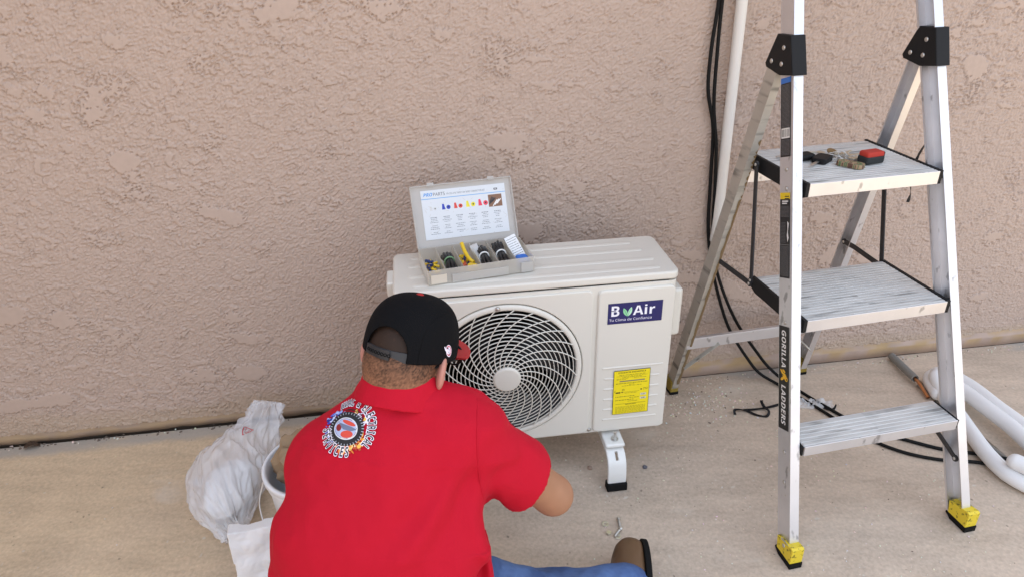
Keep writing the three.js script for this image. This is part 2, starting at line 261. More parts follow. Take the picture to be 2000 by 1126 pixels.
// ---------------------------------------------------------------- outdoor air-conditioning unit
const AX = -0.2315, AZ = 0.4531, AW = 0.80, AD = 0.2532, AT = 0.6994, AB = 0.1545, SEAM = AT - 0.0256;
const ac = thing('air_conditioner', 'cream white outdoor air conditioner with round fan grille against the wall', 'air conditioner', [AX, 0, AZ], -0.0088);
const FX = 0.2975, FY = 0.414, FR = 0.226;
{
  const uShape = (o, i, r) => {                                       // side walls with rounded front edges, seen from above (x, -z)
    const s = new THREE.Shape(); s.moveTo(0.03, 0); s.lineTo(r, 0); s.quadraticCurveTo(0, 0, 0, r); s.lineTo(0, AD); s.lineTo(AW, AD); s.lineTo(AW, r); s.quadraticCurveTo(AW, 0, AW - r, 0); s.lineTo(AW - 0.03, 0);
    s.lineTo(AW - 0.03, i); s.lineTo(AW - i, r); s.lineTo(AW - i, AD - i); s.lineTo(i, AD - i); s.lineTo(i, r); s.lineTo(0.03, i); s.closePath(); return s;
  };
  const shell = extr(uShape(0, 0.003, 0.024), SEAM - AB - 0.004, 0.0006, 1, 10).rotateX(-Math.PI / 2).translate(0, AB, 0);
  const base = rbox(AW - 0.004, 0.012, AD - 0.004, 0.004, AW / 2, AB + 0.007, -AD / 2);
  part('casing', merge([shell, base]), M.acWhite, ac);
  const fr = rectShape(0.027, AB + 0.002, AW - 0.027, SEAM - 0.003, 0.006);
  const hole = (s, r) => { const h = new THREE.Path(); h.absarc(FX, FY, r, 0, Math.PI * 2, true); s.holes.push(h); return s; };
  part('front_panel', extr(hole(fr, FR + 0.002), 0.004, 0.001, 1, 64).translate(0, 0, -0.0035), M.acWhite, ac);
  const raised = hole(rectShape(0.012, AB + 0.008, 0.552, SEAM - 0.012, 0.022), FR + 0.003);
  part('fan_surround', extr(raised, 0.004, 0.0035, 3, 64).translate(0, 0, 0.0008), M.acWhite, ac);
  const sp = part('service_panel', extr(rectShape(0.566, AB + 0.006, 0.793, SEAM - 0.014, 0.02), 0.004, 0.006, 4, 10).translate(0, 0, 0.0), M.acWhite, ac);
  for (let k = 0; k < 6; k++) {
    const w = k === 0 ? 0.20 : 0.185, y = 0.398 - k * 0.038;
    part('pressed_rib', new THREE.CapsuleGeometry(0.0042, w - 0.02, 4, 10).rotateZ(Math.PI / 2).scale(1, 0.9, 0.55).translate(0.68, y, 0.0098), M.acWhite, sp);
  }
  // top cover
  const tc = rectShape(-0.003, -0.004, AW + 0.003, AD + 0.003, 0.028);
  const cover = part('top_cover', extr(tc, 0.0256 - 0.0152, 0.007, 5, 12).rotateX(-Math.PI / 2).translate(0, SEAM + 0.0082, 0), M.acWhite, ac);
  for (const [z, a, b] of [[-0.036, 0.05, 0.755], [-0.092, 0.04, 0.755], [-0.158, 0.04, 0.74], [-0.212, 0.05, 0.72]])
    part('cover_rib', new THREE.CapsuleGeometry(0.011, b - a - 0.022, 4, 16).rotateZ(Math.PI / 2).scale(1, 0.2, 1).translate((a + b) / 2, AT - 0.0002, z), M.acWhite, cover);
  // fan shroud, fan, motor, coil
  const lathe = (pts, n = 72) => new THREE.LatheGeometry(pts.map(([r, z]) => new THREE.Vector2(r, z)), n).rotateX(Math.PI / 2);
  part('fan_shroud', lathe([[FR - 0.006, 0.0], [FR - 0.012, -0.02], [FR - 0.014, -0.09], [FR - 0.008, -0.1], [FR - 0.003, -0.1], [FR - 0.004, -0.005], [FR - 0.006, 0]]).translate(FX, FY, -0.004), std(C(0.10, 0.105, 0.115), 0.45), ac);
  const fan = part('fan_hub', cyl(0.055, 0.05, 32).rotateX(Math.PI / 2).translate(FX, FY, -0.06), M.acDark, ac);
  for (let k = 0; k < 3; k++) {
    const g = new THREE.BufferGeometry(), p = [], ix = [];
    for (let i = 0; i <= 10; i++) for (let j = 0; j <= 12; j++) { const r = mix(0.05, FR - 0.022, i / 10), th = k * 2.094 + (j / 12) * mix(1.0, 1.35, i / 10) - 0.5 * (i / 10); p.push(FX + r * Math.cos(th), FY + r * Math.sin(th), -0.035 - 0.05 * (j / 12) + 0.004 * Math.sin(j / 12 * 3.14)); }
    for (let i = 0; i < 10; i++) for (let j = 0; j < 12; j++) { const a = i * 13 + j; ix.push(a, a + 13, a + 1, a + 1, a + 13, a + 14); }
    g.setAttribute('position', new THREE.Float32BufferAttribute(p, 3)); g.setIndex(ix); g.computeVertexNormals();
    part('fan_blade', g, phy(C(0.012, 0.012, 0.014), 0.4, { specularIntensity: 0.5, side: THREE.DoubleSide }), ac);
  }
  const finTex = dataTex(512, 64, (u) => { const s = Math.sin(u * 512 * 0.9) * 0.5 + 0.5; return [0.20 * (0.2 + 0.8 * s), 0.185 * (0.2 + 0.8 * s), 0.13 * (0.2 + 0.8 * s)]; }, true);
  part('coil', rbox(AW - 0.02, SEAM - AB - 0.02, 0.02, 0.002, AW / 2, (SEAM + AB) / 2, -AD + 0.03), std(0xffffff, 0.45, 0.4, { map: finTex }), ac);
  part('motor_mount', merge([rbox(0.05, 0.5, 0.02, 0.002, FX - 0.05, FY, -0.13), rbox(0.05, 0.5, 0.02, 0.002, FX + 0.05, FY, -0.13), cyl(0.05, 0.06, 24).rotateX(Math.PI / 2).translate(FX, FY, -0.12)]), M.acDark, ac);
  part('partition', rbox(0.006, SEAM - AB - 0.03, AD - 0.06, 0.001, 0.556, (SEAM + AB) / 2, -AD / 2), std(C(0.05, 0.05, 0.05), 0.6), ac);
  // grille: outer ring, 14 rings, 24 curved spokes, hub plate
  const dome = (r) => 0.012 + 0.026 * Math.pow(1 - clamp((r - 0.04) / (FR - 0.045)), 1.3);
  const grille = part('fan_grille', lathe([[FR - 0.017, 0.002], [FR - 0.0165, 0.010], [FR - 0.012, 0.0135], [FR - 0.003, 0.0125], [FR + 0.0006, 0.008], [FR + 0.0006, -0.003], [FR - 0.012, -0.003], [FR - 0.017, 0.002]], 96).translate(FX, FY, 0), M.acWhite, ac);
  for (let k = 0; k < 14; k++) { const r = 0.0495 + k * 0.01165; part('ring', new THREE.TorusGeometry(r, 0.0014, 6, 72).scale(1, 1, 1.7).translate(FX, FY, dome(r) - 0.001), M.acWhite, grille); }
  for (let k = 0; k < 24; k++) {
    const pts = []; for (let i = 0; i <= 14; i++) { const s = i / 14, r = mix(0.036, FR - 0.013, s), th = k / 24 * 2 * Math.PI - 1.18 * Math.pow(s, 0.85); pts.push(V(FX + r * Math.cos(th), FY + r * Math.sin(th), dome(r) + 0.0012)); }
    part('spoke', tube(pts, 0.0017, 28, 6), M.acWhite, grille);
  }
  part('hub_plate', lathe([[0, 0.046], [0.034, 0.0455], [0.0395, 0.043], [0.041, 0.038], [0.041, 0.028], [0.0, 0.028]], 48).translate(FX, FY, 0), M.acWhite, grille);
  const screw = (x, y, z) => part('screw', merge([new THREE.SphereGeometry(0.0055, 14, 8, 0, 6.3, 0, 1.57).rotateX(Math.PI / 2).scale(1, 1, 0.5).translate(x, y, z), cyl(0.0075, 0.0012, 18).rotateX(Math.PI / 2).translate(x, y, z)]), M.steel, ac);
  screw(FX - 0.018, FY + FR - 0.008, 0.0138); screw(0.556, AB + 0.014, 0.0015); screw(0.035, AB + 0.014, 0.0055); screw(FX, FY - FR + 0.008, 0.0138);
  // side fittings
  part('valve_cover', rbox(0.036, 0.16, 0.17, 0.012, AW + 0.015, 0.545, -0.115), M.acWhite, ac);
  part('side_handle', rbox(0.022, 0.045, 0.085, 0.006, -0.010, SEAM - 0.002, -0.115), M.acWhite, ac);
  part('valve_tail', tube([[AW + 0.012, 0.47, -0.12], [AW + 0.02, 0.44, -0.13], [AW + 0.045, 0.41, -0.16], [AW + 0.05, 0.37, -0.19]], 0.017, 20, 14), M.pipeWhite, ac);
  // printed labels
  const logo = canvasTex(1024, 430, (c, w, h) => {
    c.fillStyle = '#1b1a5e'; c.fillRect(0, 0, w, h); c.fillStyle = '#f2f1f7';
    c.font = 'bold 300px sans-serif'; c.fillText('B', 38, 268); c.font = 'bold 268px sans-serif'; c.save(); c.translate(470, 268); c.scale(1.12, 1); c.fillText('Air', 0, 0); c.restore();
    c.fillStyle = '#1b1a5e'; c.fillRect(60, 148, 90, 14);
    c.fillStyle = '#8fd6a0'; c.beginPath(); c.moveTo(372, 285); c.bezierCurveTo(290, 250, 270, 180, 290, 110); c.bezierCurveTo(350, 140, 380, 200, 372, 285); c.fill();
    c.fillStyle = '#b9e8c4'; c.beginPath(); c.moveTo(376, 285); c.bezierCurveTo(360, 200, 390, 130, 440, 95); c.bezierCurveTo(470, 180, 440, 250, 376, 285); c.fill();
    c.strokeStyle = '#2a6a55'; c.lineWidth = 5; c.beginPath(); c.moveTo(374, 318); c.quadraticCurveTo(380, 220, 428, 130); c.moveTo(372, 290); c.quadraticCurveTo(340, 210, 302, 140); c.stroke();
    c.fillStyle = '#eceaf5'; c.font = '72px sans-serif'; c.save(); c.translate(30, 372); c.scale(1.12, 1); c.fillText('Tu Clima de Confianza', 0, 0); c.restore();
  });
  part('brand_label', new THREE.BoxGeometry(0.161, 0.067, 0.0008).translate(0.6755, 0.5835, 0.0106), [M.acDark, M.acDark, M.acDark, M.acDark, phy(0xffffff, 0.3, { map: logo, clearcoat: 0.3 }), M.acDark], sp);
  const energy = canvasTex(720, 1020, (c, w, h) => {
    c.fillStyle = '#0c0c0c'; c.fillRect(0, 0, w, h); c.fillStyle = '#f2dc14'; c.fillRect(8, 8, w - 16, h - 16); c.fillStyle = '#1a1805'; c.textAlign = 'center';
    c.font = 'bold 46px sans-serif'; c.fillText('EFICIENCIA ENERGETICA', w / 2, 66);
    const line = (y, x0, x1, t = 9) => { for (let x = x0; x < x1;) { const l = rr(14, 60); c.fillRect(x, y, Math.min(l, x1 - x), t); x += l + 10; } };
    c.globalAlpha = 0.75; line(100, 110, 620); line(128, 60, 660, 7); line(152, 170, 560); line(180, 60, 300, 7); line(180, 400, 650, 7); line(204, 60, 240, 7);
    c.globalAlpha = 1; c.fillStyle = '#8d8463'; c.fillRect(120, 232, 500, 30); c.fillStyle = '#1a1805'; c.globalAlpha = 0.85; line(290, 50, 680, 12); line(322, 310, 420, 10); line(352, 170, 560, 8);
    c.globalAlpha = 1; c.fillRect(190, 500, 330, 5); c.fillRect(60, 492, 60, 30); c.beginPath(); c.arc(125, 507, 22, -1.57, 1.57); c.fill(); c.lineWidth = 7; c.strokeStyle = '#1a1805'; c.beginPath(); c.moveTo(60, 507); c.quadraticCurveTo(20, 500, 40, 450); c.stroke(); c.beginPath(); c.arc(180, 503, 15, 0, 7); c.fill(); c.beginPath(); c.arc(200, 450, 20, 0, 7); c.stroke();
    c.beginPath(); c.arc(560, 470, 16, 0, 7); c.fill(); line(440, 600, 690, 9); line(470, 600, 690, 9); line(525, 230, 480, 7);
    line(600, 50, 430, 10); line(640, 330, 520, 8); line(682, 50, 420, 10); line(720, 300, 500, 8);
    c.fillStyle = '#cfcdb8'; c.fillRect(545, 560, 120, 50); c.fillRect(545, 650, 120, 50); c.fillStyle = '#1a1805'; c.font = 'bold 34px sans-serif'; c.fillText('5.57', 605, 598); c.fillText('3.08', 605, 688);
    c.fillRect(60, 775, 600, 6); c.font = 'bold 34px sans-serif'; c.fillText('IMPORTANTE', w / 2, 800 + 10); c.globalAlpha = 0.6; for (let y = 840; y < 985; y += 24) line(y, 60, 660, 8);
  });
  part('energy_label', new THREE.BoxGeometry(0.113, 0.161, 0.0008).rotateZ(0.012).translate(0.68, 0.307, 0.0126), [M.acDark, M.acDark, M.acDark, M.acDark, std(0xffffff, 0.45, 0, { map: energy }), M.acDark], sp);
  // floor brackets
  const ev = new Evaluator(); ev.attributes = ['position', 'normal'];
  const path = new THREE.CatmullRomCurve3([[-0.27, 0.008], [-0.275, 0.07], [-0.262, 0.112], [-0.225, 0.128], [-0.1, 0.129], [0.03, 0.129], [0.062, 0.124], [0.086, 0.104], [0.097, 0.07], [0.099, 0.008]].map(([z, y]) => V(0, y, z)), false, 'centripetal').getPoints(70);
  const outer = [], inner = []; path.forEach((p, i) => { const t = (path[i + 1] || p).clone().sub(path[i - 1] || p).normalize(); const n = V(0, t.z, -t.y); outer.push([-(p.z), p.y + 0]); inner.push([-(p.z + n.z * -0.014), p.y + n.y * -0.014]); });
  const strip = extr(poly([...outer, ...inner.reverse()]), 0.052, 0.003, 2).rotateY(Math.PI / 2);  // shape x -> -z, depth -> x
  const a = new Brush(strip), b = new Brush(new THREE.BoxGeometry(0.009, 0.06, 0.028)); b.position.set(0.027, 0.115, 0.074); b.rotation.x = 0.5; a.updateMatrixWorld(); b.updateMatrixWorld();
  const bracket = ev.evaluate(a, b, SUBTRACTION).geometry;
  for (const lx of [0.118, 0.601]) {
    const leg = part('leg', bracket, M.legWhite, ac); leg.position.x = lx;
    for (const fz of [0.092, -0.268]) part('rubber_foot', rbox(0.064, 0.028, 0.03, 0.003, 0.026, 0.0142, fz), M.rubber, leg);
    part('foot_plate', rbox(0.062, 0.014, 0.12, 0.006, 0.026, 0.1405, 0.0), M.legWhite, leg);
    part('bolt', merge([cyl(0.012, 0.002, 24, 0.03, 0.1488, 0.034), new THREE.CylinderGeometry(0.0088, 0.0088, 0.008, 6).translate(0.03, 0.154, 0.034), cyl(0.0045, 0.022, 14, 0.03, 0.165, 0.034)]), M.steel, leg);
  }
}

// ---------------------------------------------------------------- parts organizer standing open on the unit
const BW = 0.303, BDp = 0.150, BH = 0.044, TOPY = AT + 0.0029;
const box = thing('parts_organizer', 'open frosted plastic parts organizer with printed chart in its lid', 'organizer', [0.0145, TOPY, 0.412], 0.140);   // origin: middle of the front bottom edge
{
  const t = 0.0022;
  const tray = part('tray', merge([rbox(BW, 0.0025, BDp, 0.001, 0, 0.00125, -BDp / 2), rbox(BW, BH, t, 0.001, 0, BH / 2, -t / 2), rbox(BW, BH, t, 0.001, 0, BH / 2, -BDp + t / 2), rbox(t, BH, BDp - 2 * t, 0.001, -BW / 2 + t / 2, BH / 2, -BDp / 2), rbox(t, BH, BDp - 2 * t, 0.001, BW / 2 - t / 2, BH / 2, -BDp / 2)]), M.clear, box);
  for (let k = 1; k < 6; k++) part('divider', rbox(0.0016, BH - 0.004, BDp - 2 * t - 0.002, 0.0006, -BW / 2 + k * BW / 6, BH / 2, -BDp / 2), M.clear, tray);
  part('front_band', merge([rbox(BW * 0.53, 0.024, 0.003, 0.001, -0.005, 0.0135, 0.0018), rbox(0.034, 0.03, 0.004, 0.001, BW / 2 - 0.022, 0.016, 0.0022)]), M.clearDirty, tray);
  part('worn_sticker', rbox(0.044, 0.026, 0.0008, 0.0003, -BW / 2 + 0.03, 0.017, 0.0008), std(C(0.66, 0.60, 0.50), 0.8), tray);
  const lid = new THREE.Group(); lid.name = 'lid'; box.add(lid); lid.position.set(0, BH, -BDp); lid.rotation.x = -0.42;
  const LH = 0.180;
  part('lid_shell', merge([rbox(BW, LH, 0.0025, 0.001, 0, LH / 2, -0.011), rbox(BW, 0.003, 0.013, 0.001, 0, LH - 0.0015, -0.0055), rbox(0.003, LH, 0.013, 0.001, -BW / 2 + 0.0015, LH / 2, -0.0055), rbox(0.003, LH, 0.013, 0.001, BW / 2 - 0.0015, LH / 2, -0.0055), rbox(BW, 0.003, 0.013, 0.001, 0, 0.0015, -0.0055)]), M.clearDirty, lid);
  const chart = canvasTex(1400, 800, (c, w, h) => {
    c.fillStyle = '#d6dade'; c.fillRect(0, 0, w, h);
    c.font = 'italic bold 76px sans-serif'; c.fillStyle = '#1d86d6'; c.fillText('PRO', 36, 98); c.fillStyle = '#3c4248'; c.font = '72px sans-serif'; c.fillText('PARTS', 196, 98);
    c.font = '40px sans-serif'; c.fillStyle = '#5a6066'; c.fillText('PR-ZIG-016 TWIST ON WIRE CONNECTOR KIT', 420, 96, 640); c.fillStyle = '#2c2f33'; c.fillRect(1210, 66, 60, 30); c.fillStyle = '#eef1f4'; c.fillRect(1222, 76, 36, 8);
    c.fillStyle = '#3a97d8'; c.fillRect(0, 134, w, 9);
    const cone = (x, y, col, s) => { c.fillStyle = col; c.beginPath(); c.moveTo(x, y); c.lineTo(x + 8 * s, y - 90 * s); c.lineTo(x + 36 * s, y - 92 * s); c.lineTo(x + 58 * s, y); c.fill(); c.beginPath(); c.arc(x + 108 * s, y - 32 * s, 34 * s, 0, 7); c.fill(); c.fillStyle = '#222'; c.beginPath(); c.arc(x + 110 * s, y - 34 * s, 12 * s, 0, 7); c.fill(); };
    cone(120, 330, '#cfd0cf', 0.8); cone(320, 330, '#2b3fae', 1); cone(520, 330, '#d5473a', 1); cone(720, 330, '#e7d93c', 1.1); cone(925, 330, '#e2415a', 1.15);
    c.fillStyle = '#83604a'; c.fillRect(1100, 170, 230, 200); c.strokeStyle = '#2b2b30'; c.lineWidth = 15; for (let i = 0; i < 4; i++) { c.beginPath(); c.moveTo(1112 + i * 18, 330 - i * 14); c.lineTo(1160 + i * 22, 205 + i * 8); c.stroke(); } c.strokeStyle = '#f0efec'; for (let i = 0; i < 3; i++) { c.beginPath(); c.moveTo(1170 + i * 36, 360 - i * 18); c.lineTo(1250 + i * 30, 260 - i * 6); c.stroke(); }
    c.fillStyle = '#565c66';
    for (let k = 0; k < 6; k++) { const x = 170 + k * 212; for (let r = 0; r < 11; r++) { if (r === 4 || r === 8) continue; const l = r % 4 === 0 ? 110 : rr(60, 160); for (let q = x - l / 2; q < x + l / 2;) { const d = rr(12, 34); c.fillRect(q, 440 + r * 27, Math.min(d, x + l / 2 - q), r % 4 === 0 ? 10 : 7); q += d + 7; } } }
    c.strokeStyle = 'rgba(150,130,95,0.5)'; c.lineWidth = 3; for (let i = 0; i < 26; i++) { c.beginPath(); const x = rr(0, w), y = rr(150, h); c.moveTo(x, y); c.lineTo(x + rr(-70, 70), y + rr(-40, 60)); c.stroke(); }
    for (let i = 0; i < 60; i++) { c.fillStyle = `rgba(${rr(120, 170) | 0},${rr(110, 150) | 0},${rr(90, 130) | 0},${rr(0.1, 0.4)})`; c.beginPath(); c.arc(rr(0, w), rr(0, h), rr(1, 6), 0, 7); c.fill(); }
  });
  const chartM = std(0xffffff, 0.55, 0, { map: chart });
  part('printed_chart', new THREE.BoxGeometry(0.252, 0.143, 0.0008).rotateZ(-0.012).translate(0.004, 0.092, -0.0086), [M.whitePaper, M.whitePaper, M.whitePaper, M.whitePaper, chartM, M.whitePaper], lid);
  for (const sx of [-0.09, 0.09]) part('lid_latch', rbox(0.02, 0.012, 0.004, 0.001, sx, LH, -0.004), M.clearDirty, lid);
}
box.updateMatrixWorld(true);
const inBox = (geo) => geo.applyMatrix4(box.matrixWorld);
{ // contents: every loose connector is its own thing
  const conn = (kind, L) => merge([cyl(0.0036, L, 12), cyl(0.0042, L * 0.3, 12, 0, -L * 0.36, 0)]);
  const spots = [['yellow', 'blue'], null, ['yellow', 'blue', 'red'], null, null, null];
  const gname = ['connectors in the left end compartment', '', 'connectors in the third compartment'];
  const label = { 0: { yellow: 'small yellow crimp connector in the left end compartment of the organizer', blue: 'small dark blue crimp connector in the left end compartment of the organizer' }, 2: { yellow: 'small yellow connector piled in the third compartment of the organizer', blue: 'small dark blue connector piled in the third compartment of the organizer', red: 'small orange red connector piled in the third compartment of the organizer' } };
  for (const k of [0, 2]) for (let i = 0; i < 30; i++) {
    const kind = spots[k][Math.floor(rnd() * spots[k].length)], L = rr(0.012, 0.018), lay = Math.floor(i / 10), x = -BW / 2 + (k + 0.5) * BW / 6 + rr(-0.013, 0.013), z = -BDp + mix(0.03, BDp - 0.012, ((i % 10) + rnd() * 0.8) / 10);
    const g = conn(kind, L).applyMatrix4(new THREE.Matrix4().compose(V(x, 0.0065 + lay * 0.0075, z), new THREE.Quaternion().setFromEuler(new THREE.Euler(Math.PI / 2 + rr(-0.35, 0.35), rr(0, 6.28), 0, 'YXZ')), V(1, 1, 1)));
    solo('wire_connector', inBox(g), M.wconn[kind], label[k][kind], 'connector', kind + ' ' + gname[k]);
  }
  const wn = merge([cyl(0.011, 0.022, 20, 0, 0, 0, 0.006)]).rotateX(1.2).rotateY(0.7).translate(-BW / 2 + 2.5 * BW / 6 + 0.006, 0.030, -0.022);
  solo('wire_nut', inBox(wn), M.wconn.yellow, 'large bright yellow wire nut at the front of the third compartment', 'wire nut');
  solo('sleeve_tube', inBox(tube([[-0.03, 0.062, -0.115], [-0.027, 0.046, -0.09], [-0.02, 0.034, -0.058], [-0.012, 0.03, -0.045]], 0.0055, 20, 12)), M.wconn.yellow, 'bent yellow sleeve standing up in the third compartment', 'sleeve');
  const bundle = (k, tie, tieCol, label, tall) => {
    const cx = -BW / 2 + (k + 0.5) * BW / 6, parts = [], n = 9;
    for (let i = 0; i < n; i++) {
      const a = i / n * 6.28, s = 0.010 + 0.004 * rnd(), f = 0.016;
      parts.push(tube([[cx + Math.cos(a) * f * 0.9, 0.022 + tall + Math.sin(a) * 0.010, -BDp + 0.028 + rr(0, 0.012)], [cx + Math.cos(a) * s, 0.028 + tall * 0.6 + Math.sin(a) * 0.008, -BDp * 0.62], [cx + Math.cos(a) * 0.0075, 0.029 + Math.sin(a) * 0.0075, -BDp * 0.5], [cx + Math.cos(a) * 0.013, 0.024 + Math.sin(a) * 0.010, -BDp * 0.34], [cx + Math.cos(a) * 0.015, 0.017 + Math.sin(a) * 0.009, -0.028 + rr(-0.008, 0.008)]], 0.0042, 24, 8));
    }
    const g = thing('tubing_bundle', label, 'tubing', [0, 0, 0], 0, 'black tubing bundles in the organizer');
    part('tubes', inBox(merge(parts)), std(C(0.014, 0.014, 0.015), 0.38), g);
    part('tie', inBox(new THREE.TorusGeometry(0.0138, 0.0022, 8, 28).translate(cx, 0.029, -BDp * 0.5)), tieCol, g);
  };
  bundle(1, 0, std(C(0.18, 0.32, 0.16), 0.5), 'black shrink tubing bundle with green tie in the second compartment', 0.004);
  bundle(3, 0, std(C(0.8, 0.8, 0.78), 0.5), 'black shrink tubing bundle with white tie next to a clear packet', 0.012);
  bundle(4, 0, std(C(0.8, 0.8, 0.78), 0.5), 'black shrink tubing bundle with white tie in the fifth compartment', 0.018);
  const sheet = (cx, y0, z0, w, h, tilt, mat, name, label) => {
    const g = new THREE.PlaneGeometry(w, h, 14, 14), p = g.attributes.position; for (let i = 0; i < p.count; i++) p.setZ(i, 0.004 * fbm(p.getX(i) * 60, p.getY(i) * 60, cx * 9, 3));
    const back = g.clone().translate(0, 0, -0.0012); back.index.array.reverse(); back.computeVertexNormals(); g.computeVertexNormals();
    solo(name, inBox(merge([g, back]).rotateX(tilt).rotateZ(0.35).translate(cx, y0, z0)), mat, label, 'packet');
  };
  const scrib = canvasTex(256, 256, (c) => { c.fillStyle = '#e9ebec'; c.fillRect(0, 0, 256, 256); c.fillStyle = '#6a6d70'; for (let y = 30; y < 230; y += 26) for (let x = 20; x < 220;) { const l = rr(10, 40); c.fillRect(x, y, l, 6); x += l + 10; } });
  sheet(-BW / 2 + 5.5 * BW / 6 - 0.006, 0.042, -0.085, 0.034, 0.075, -0.9, std(0xffffff, 0.6, 0, { map: scrib, side: THREE.DoubleSide }), 'paper_packet', 'crumpled white printed packet in the right end compartment');
  sheet(-BW / 2 + 3.5 * BW / 6 - 0.015, 0.034, -0.088, 0.022, 0.07, -1.0, M.film, 'clear_packet', 'clear plastic packet beside the middle tubing bundle');
  solo('wire_spool', inBox(merge([rbox(0.04, 0.032, 0.046, 0.012, -BW / 2 + 5.5 * BW / 6, 0.019, -0.03)])), std(C(0.02, 0.16, 0.62), 0.45), 'bright blue plastic case in the right end compartment', 'case');
}
// ---------------------------------------------------------------- aluminium stepladder
const ladder = thing('stepladder', 'aluminium platform stepladder with yellow feet standing in front of the wall', 'ladder', [1.0682, 0, 0.9051], 0.0716);
const KL = 0.3715, TL = 0.057, WL = 0.2921;
const railP = (s, y, out = 0) => V(s * (WL - TL * y + out), y, -KL * y);
{
  const channel = (w, d, t, lip) => poly([[0, 0], [w, 0], [w, t], [t, t], [t, d - t], [w, d - t], [w, d - t - lip], [w + 0.0018, d - t - lip], [w + 0.0018, d], [0, d]]);   // x inward, y back
  const front = channel(0.027, 0.058, 0.0026, 0.004), rear = channel(0.024, 0.046, 0.0022, 0.003);
  const mirrorBar = (shape, s, A, B) => {                              // extruded with x pointing to the inside of the ladder, y to the back
    const dir = B.clone().sub(A), len = dir.length(); dir.normalize(); const X = V(-s, 0, 0).addScaledVector(dir, s * dir.x).normalize(), Y = dir.clone().cross(V(1, 0, 0)).normalize().multiplyScalar(-1);
    if (Y.z > 0) Y.multiplyScalar(-1);
    const g = new THREE.ExtrudeGeometry(shape, { depth: len, bevelEnabled: true, bevelSize: 0.0006, bevelThickness: 0.0006, bevelOffset: -0.0006, bevelSegments: 1 });
    g.applyMatrix4(new THREE.Matrix4().makeBasis(X, Y, dir).setPosition(A));
    if (new THREE.Matrix4().makeBasis(X, Y, dir).determinant() < 0) { const ix = g.index; if (!ix) { const p = g.attributes; for (const k of ['position', 'normal', 'uv']) { const a = p[k], n = a.itemSize, ar = a.array; for (let i = 0; i < a.count; i += 3) for (let c = 0; c < n; c++) { const t = ar[(i + 1) * n + c]; ar[(i + 1) * n + c] = ar[(i + 2) * n + c]; ar[(i + 2) * n + c] = t; } } } g.computeVertexNormals(); }
    return boxUV(g, 1.3);
  };
  const rivet = (parent, p, r = 0.006) => part('rivet', new THREE.SphereGeometry(r, 12, 6, 0, 6.3, 0, 1.57).rotateZ(Math.PI / 2).scale(0.5, 1, 1).translate(p.x, p.y, p.z), M.steel, parent);
  const D = V(0, 1, -KL).normalize(), BACK = V(0, -KL, -1).normalize();   // along the front rails, and across their web
  const rails = {};
  for (const s of [-1, 1]) {
    const r = rails[s] = part('front_rail', mirrorBar(front, s, railP(s, 0.02), railP(s, 1.78)), M.alum, ladder);
    // rubber shod foot
    const fp = railP(s, 0);
    const shoe = extr(poly([[-0.003, 0.018], [0.062, 0.018], [0.069, 0.056], [0.004, 0.070], [-0.003, 0.066]].map(([d, y]) => [d, y])), 0.034, 0.0015).rotateY(Math.PI / 2);
    const foot = part('foot', boxUV(shoe, 9).translate(fp.x - (s > 0 ? 0.0305 : 0.0035), 0, 0.004 - 0.004), M.yellow, r);
    part('tread', extr(poly([[-0.006, 0.0], [0.05, 0.0], [0.07, 0.012], [0.068, 0.018], [-0.006, 0.018]].map(([d, y]) => [d, y])), 0.036, 0.001).rotateY(Math.PI / 2).translate(fp.x - (s > 0 ? 0.0315 : 0.0045), 0.001, 0), M.rubber, foot);
    part('foot_sticker', rbox(0.0008, 0.034, 0.034, 0.0002, fp.x + s * 0.0045 * 1 , 0.05, -0.034), M.alumDark, foot);
    rivet(foot, V(fp.x + s * 0.005, 0.05, -0.035), 0.006);
    // hinge bracket
    const y0 = 1.228, y1 = 1.316, P0 = railP(s, y0), P1 = railP(s, y1);
    const hx = (P0.x + P1.x) / 2;
    const hs = poly([[0.4585, 1.226], [0.4925, 1.318], [0.553, 1.314], [0.592, 1.236], [0.585, 1.226], [0.52, 1.216]].map(([d, y]) => [d, y]));
    const hg = extr(hs, 0.036, 0.003).rotateY(Math.PI / 2).scale(1, 1, 1).translate(hx - (s > 0 ? 0.029 : 0.007), 0, 0);
    const hinge = part('hinge_bracket', hg.translate(0, 0, 0.009), M.blackPlastic, ladder);
    for (const [d, y] of [[0.515, 1.285], [0.515, 1.245], [0.562, 1.245]]) { rivet(hinge, V(hx - 0.031 * (s > 0 ? 1 : 0) + (s > 0 ? -0.001 : -0.0098), y, -d + 0.009), 0.0065); }
    // rear rail
    const top = V(s * 0.226, 1.262, -0.515), bot = V(s * 0.2793, 0.02, -0.815);
    const rear_ = part('rear_rail', mirrorBar(rear, s, bot, top), s < 0 ? M.alumDark : M.alum, ladder);
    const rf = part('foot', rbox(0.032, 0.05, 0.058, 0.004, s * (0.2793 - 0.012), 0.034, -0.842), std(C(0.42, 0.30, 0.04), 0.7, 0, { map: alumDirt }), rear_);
    part('tread', rbox(0.034, 0.014, 0.060, 0.003, s * (0.2793 - 0.012), 0.007, -0.842), M.rubber, rf);
    rails['r' + s] = rear_;
  }
  // dried tape left on the left rear rail
  { const A = V(-0.278 + 0.0235, 0.05, -0.8078), B = V(-0.236 + 0.0235, 1.03, -0.5710), n = 150, p = [], ix = [];
    const nrm = V(0, -0.30, 1.24).normalize().multiplyScalar(0.0012), dir = B.clone().sub(A);
    for (let i = 0; i <= n; i++) { const t = i / n, c = A.clone().addScaledVector(dir, t).add(nrm), w = Math.max(0.0006, 0.011 * (1 - 0.45 * t) + 0.009 * fbm(t * 22, 1, 4, 4) - (t > 0.8 ? 0.02 * sstep(0.1, -0.2, n3(t * 60, 3, 1)) : 0)); p.push(c.x, c.y, c.z, c.x - w, c.y, c.z); if (i < n) { const a = i * 2; ix.push(a, a + 2, a + 1, a + 1, a + 2, a + 3); } }
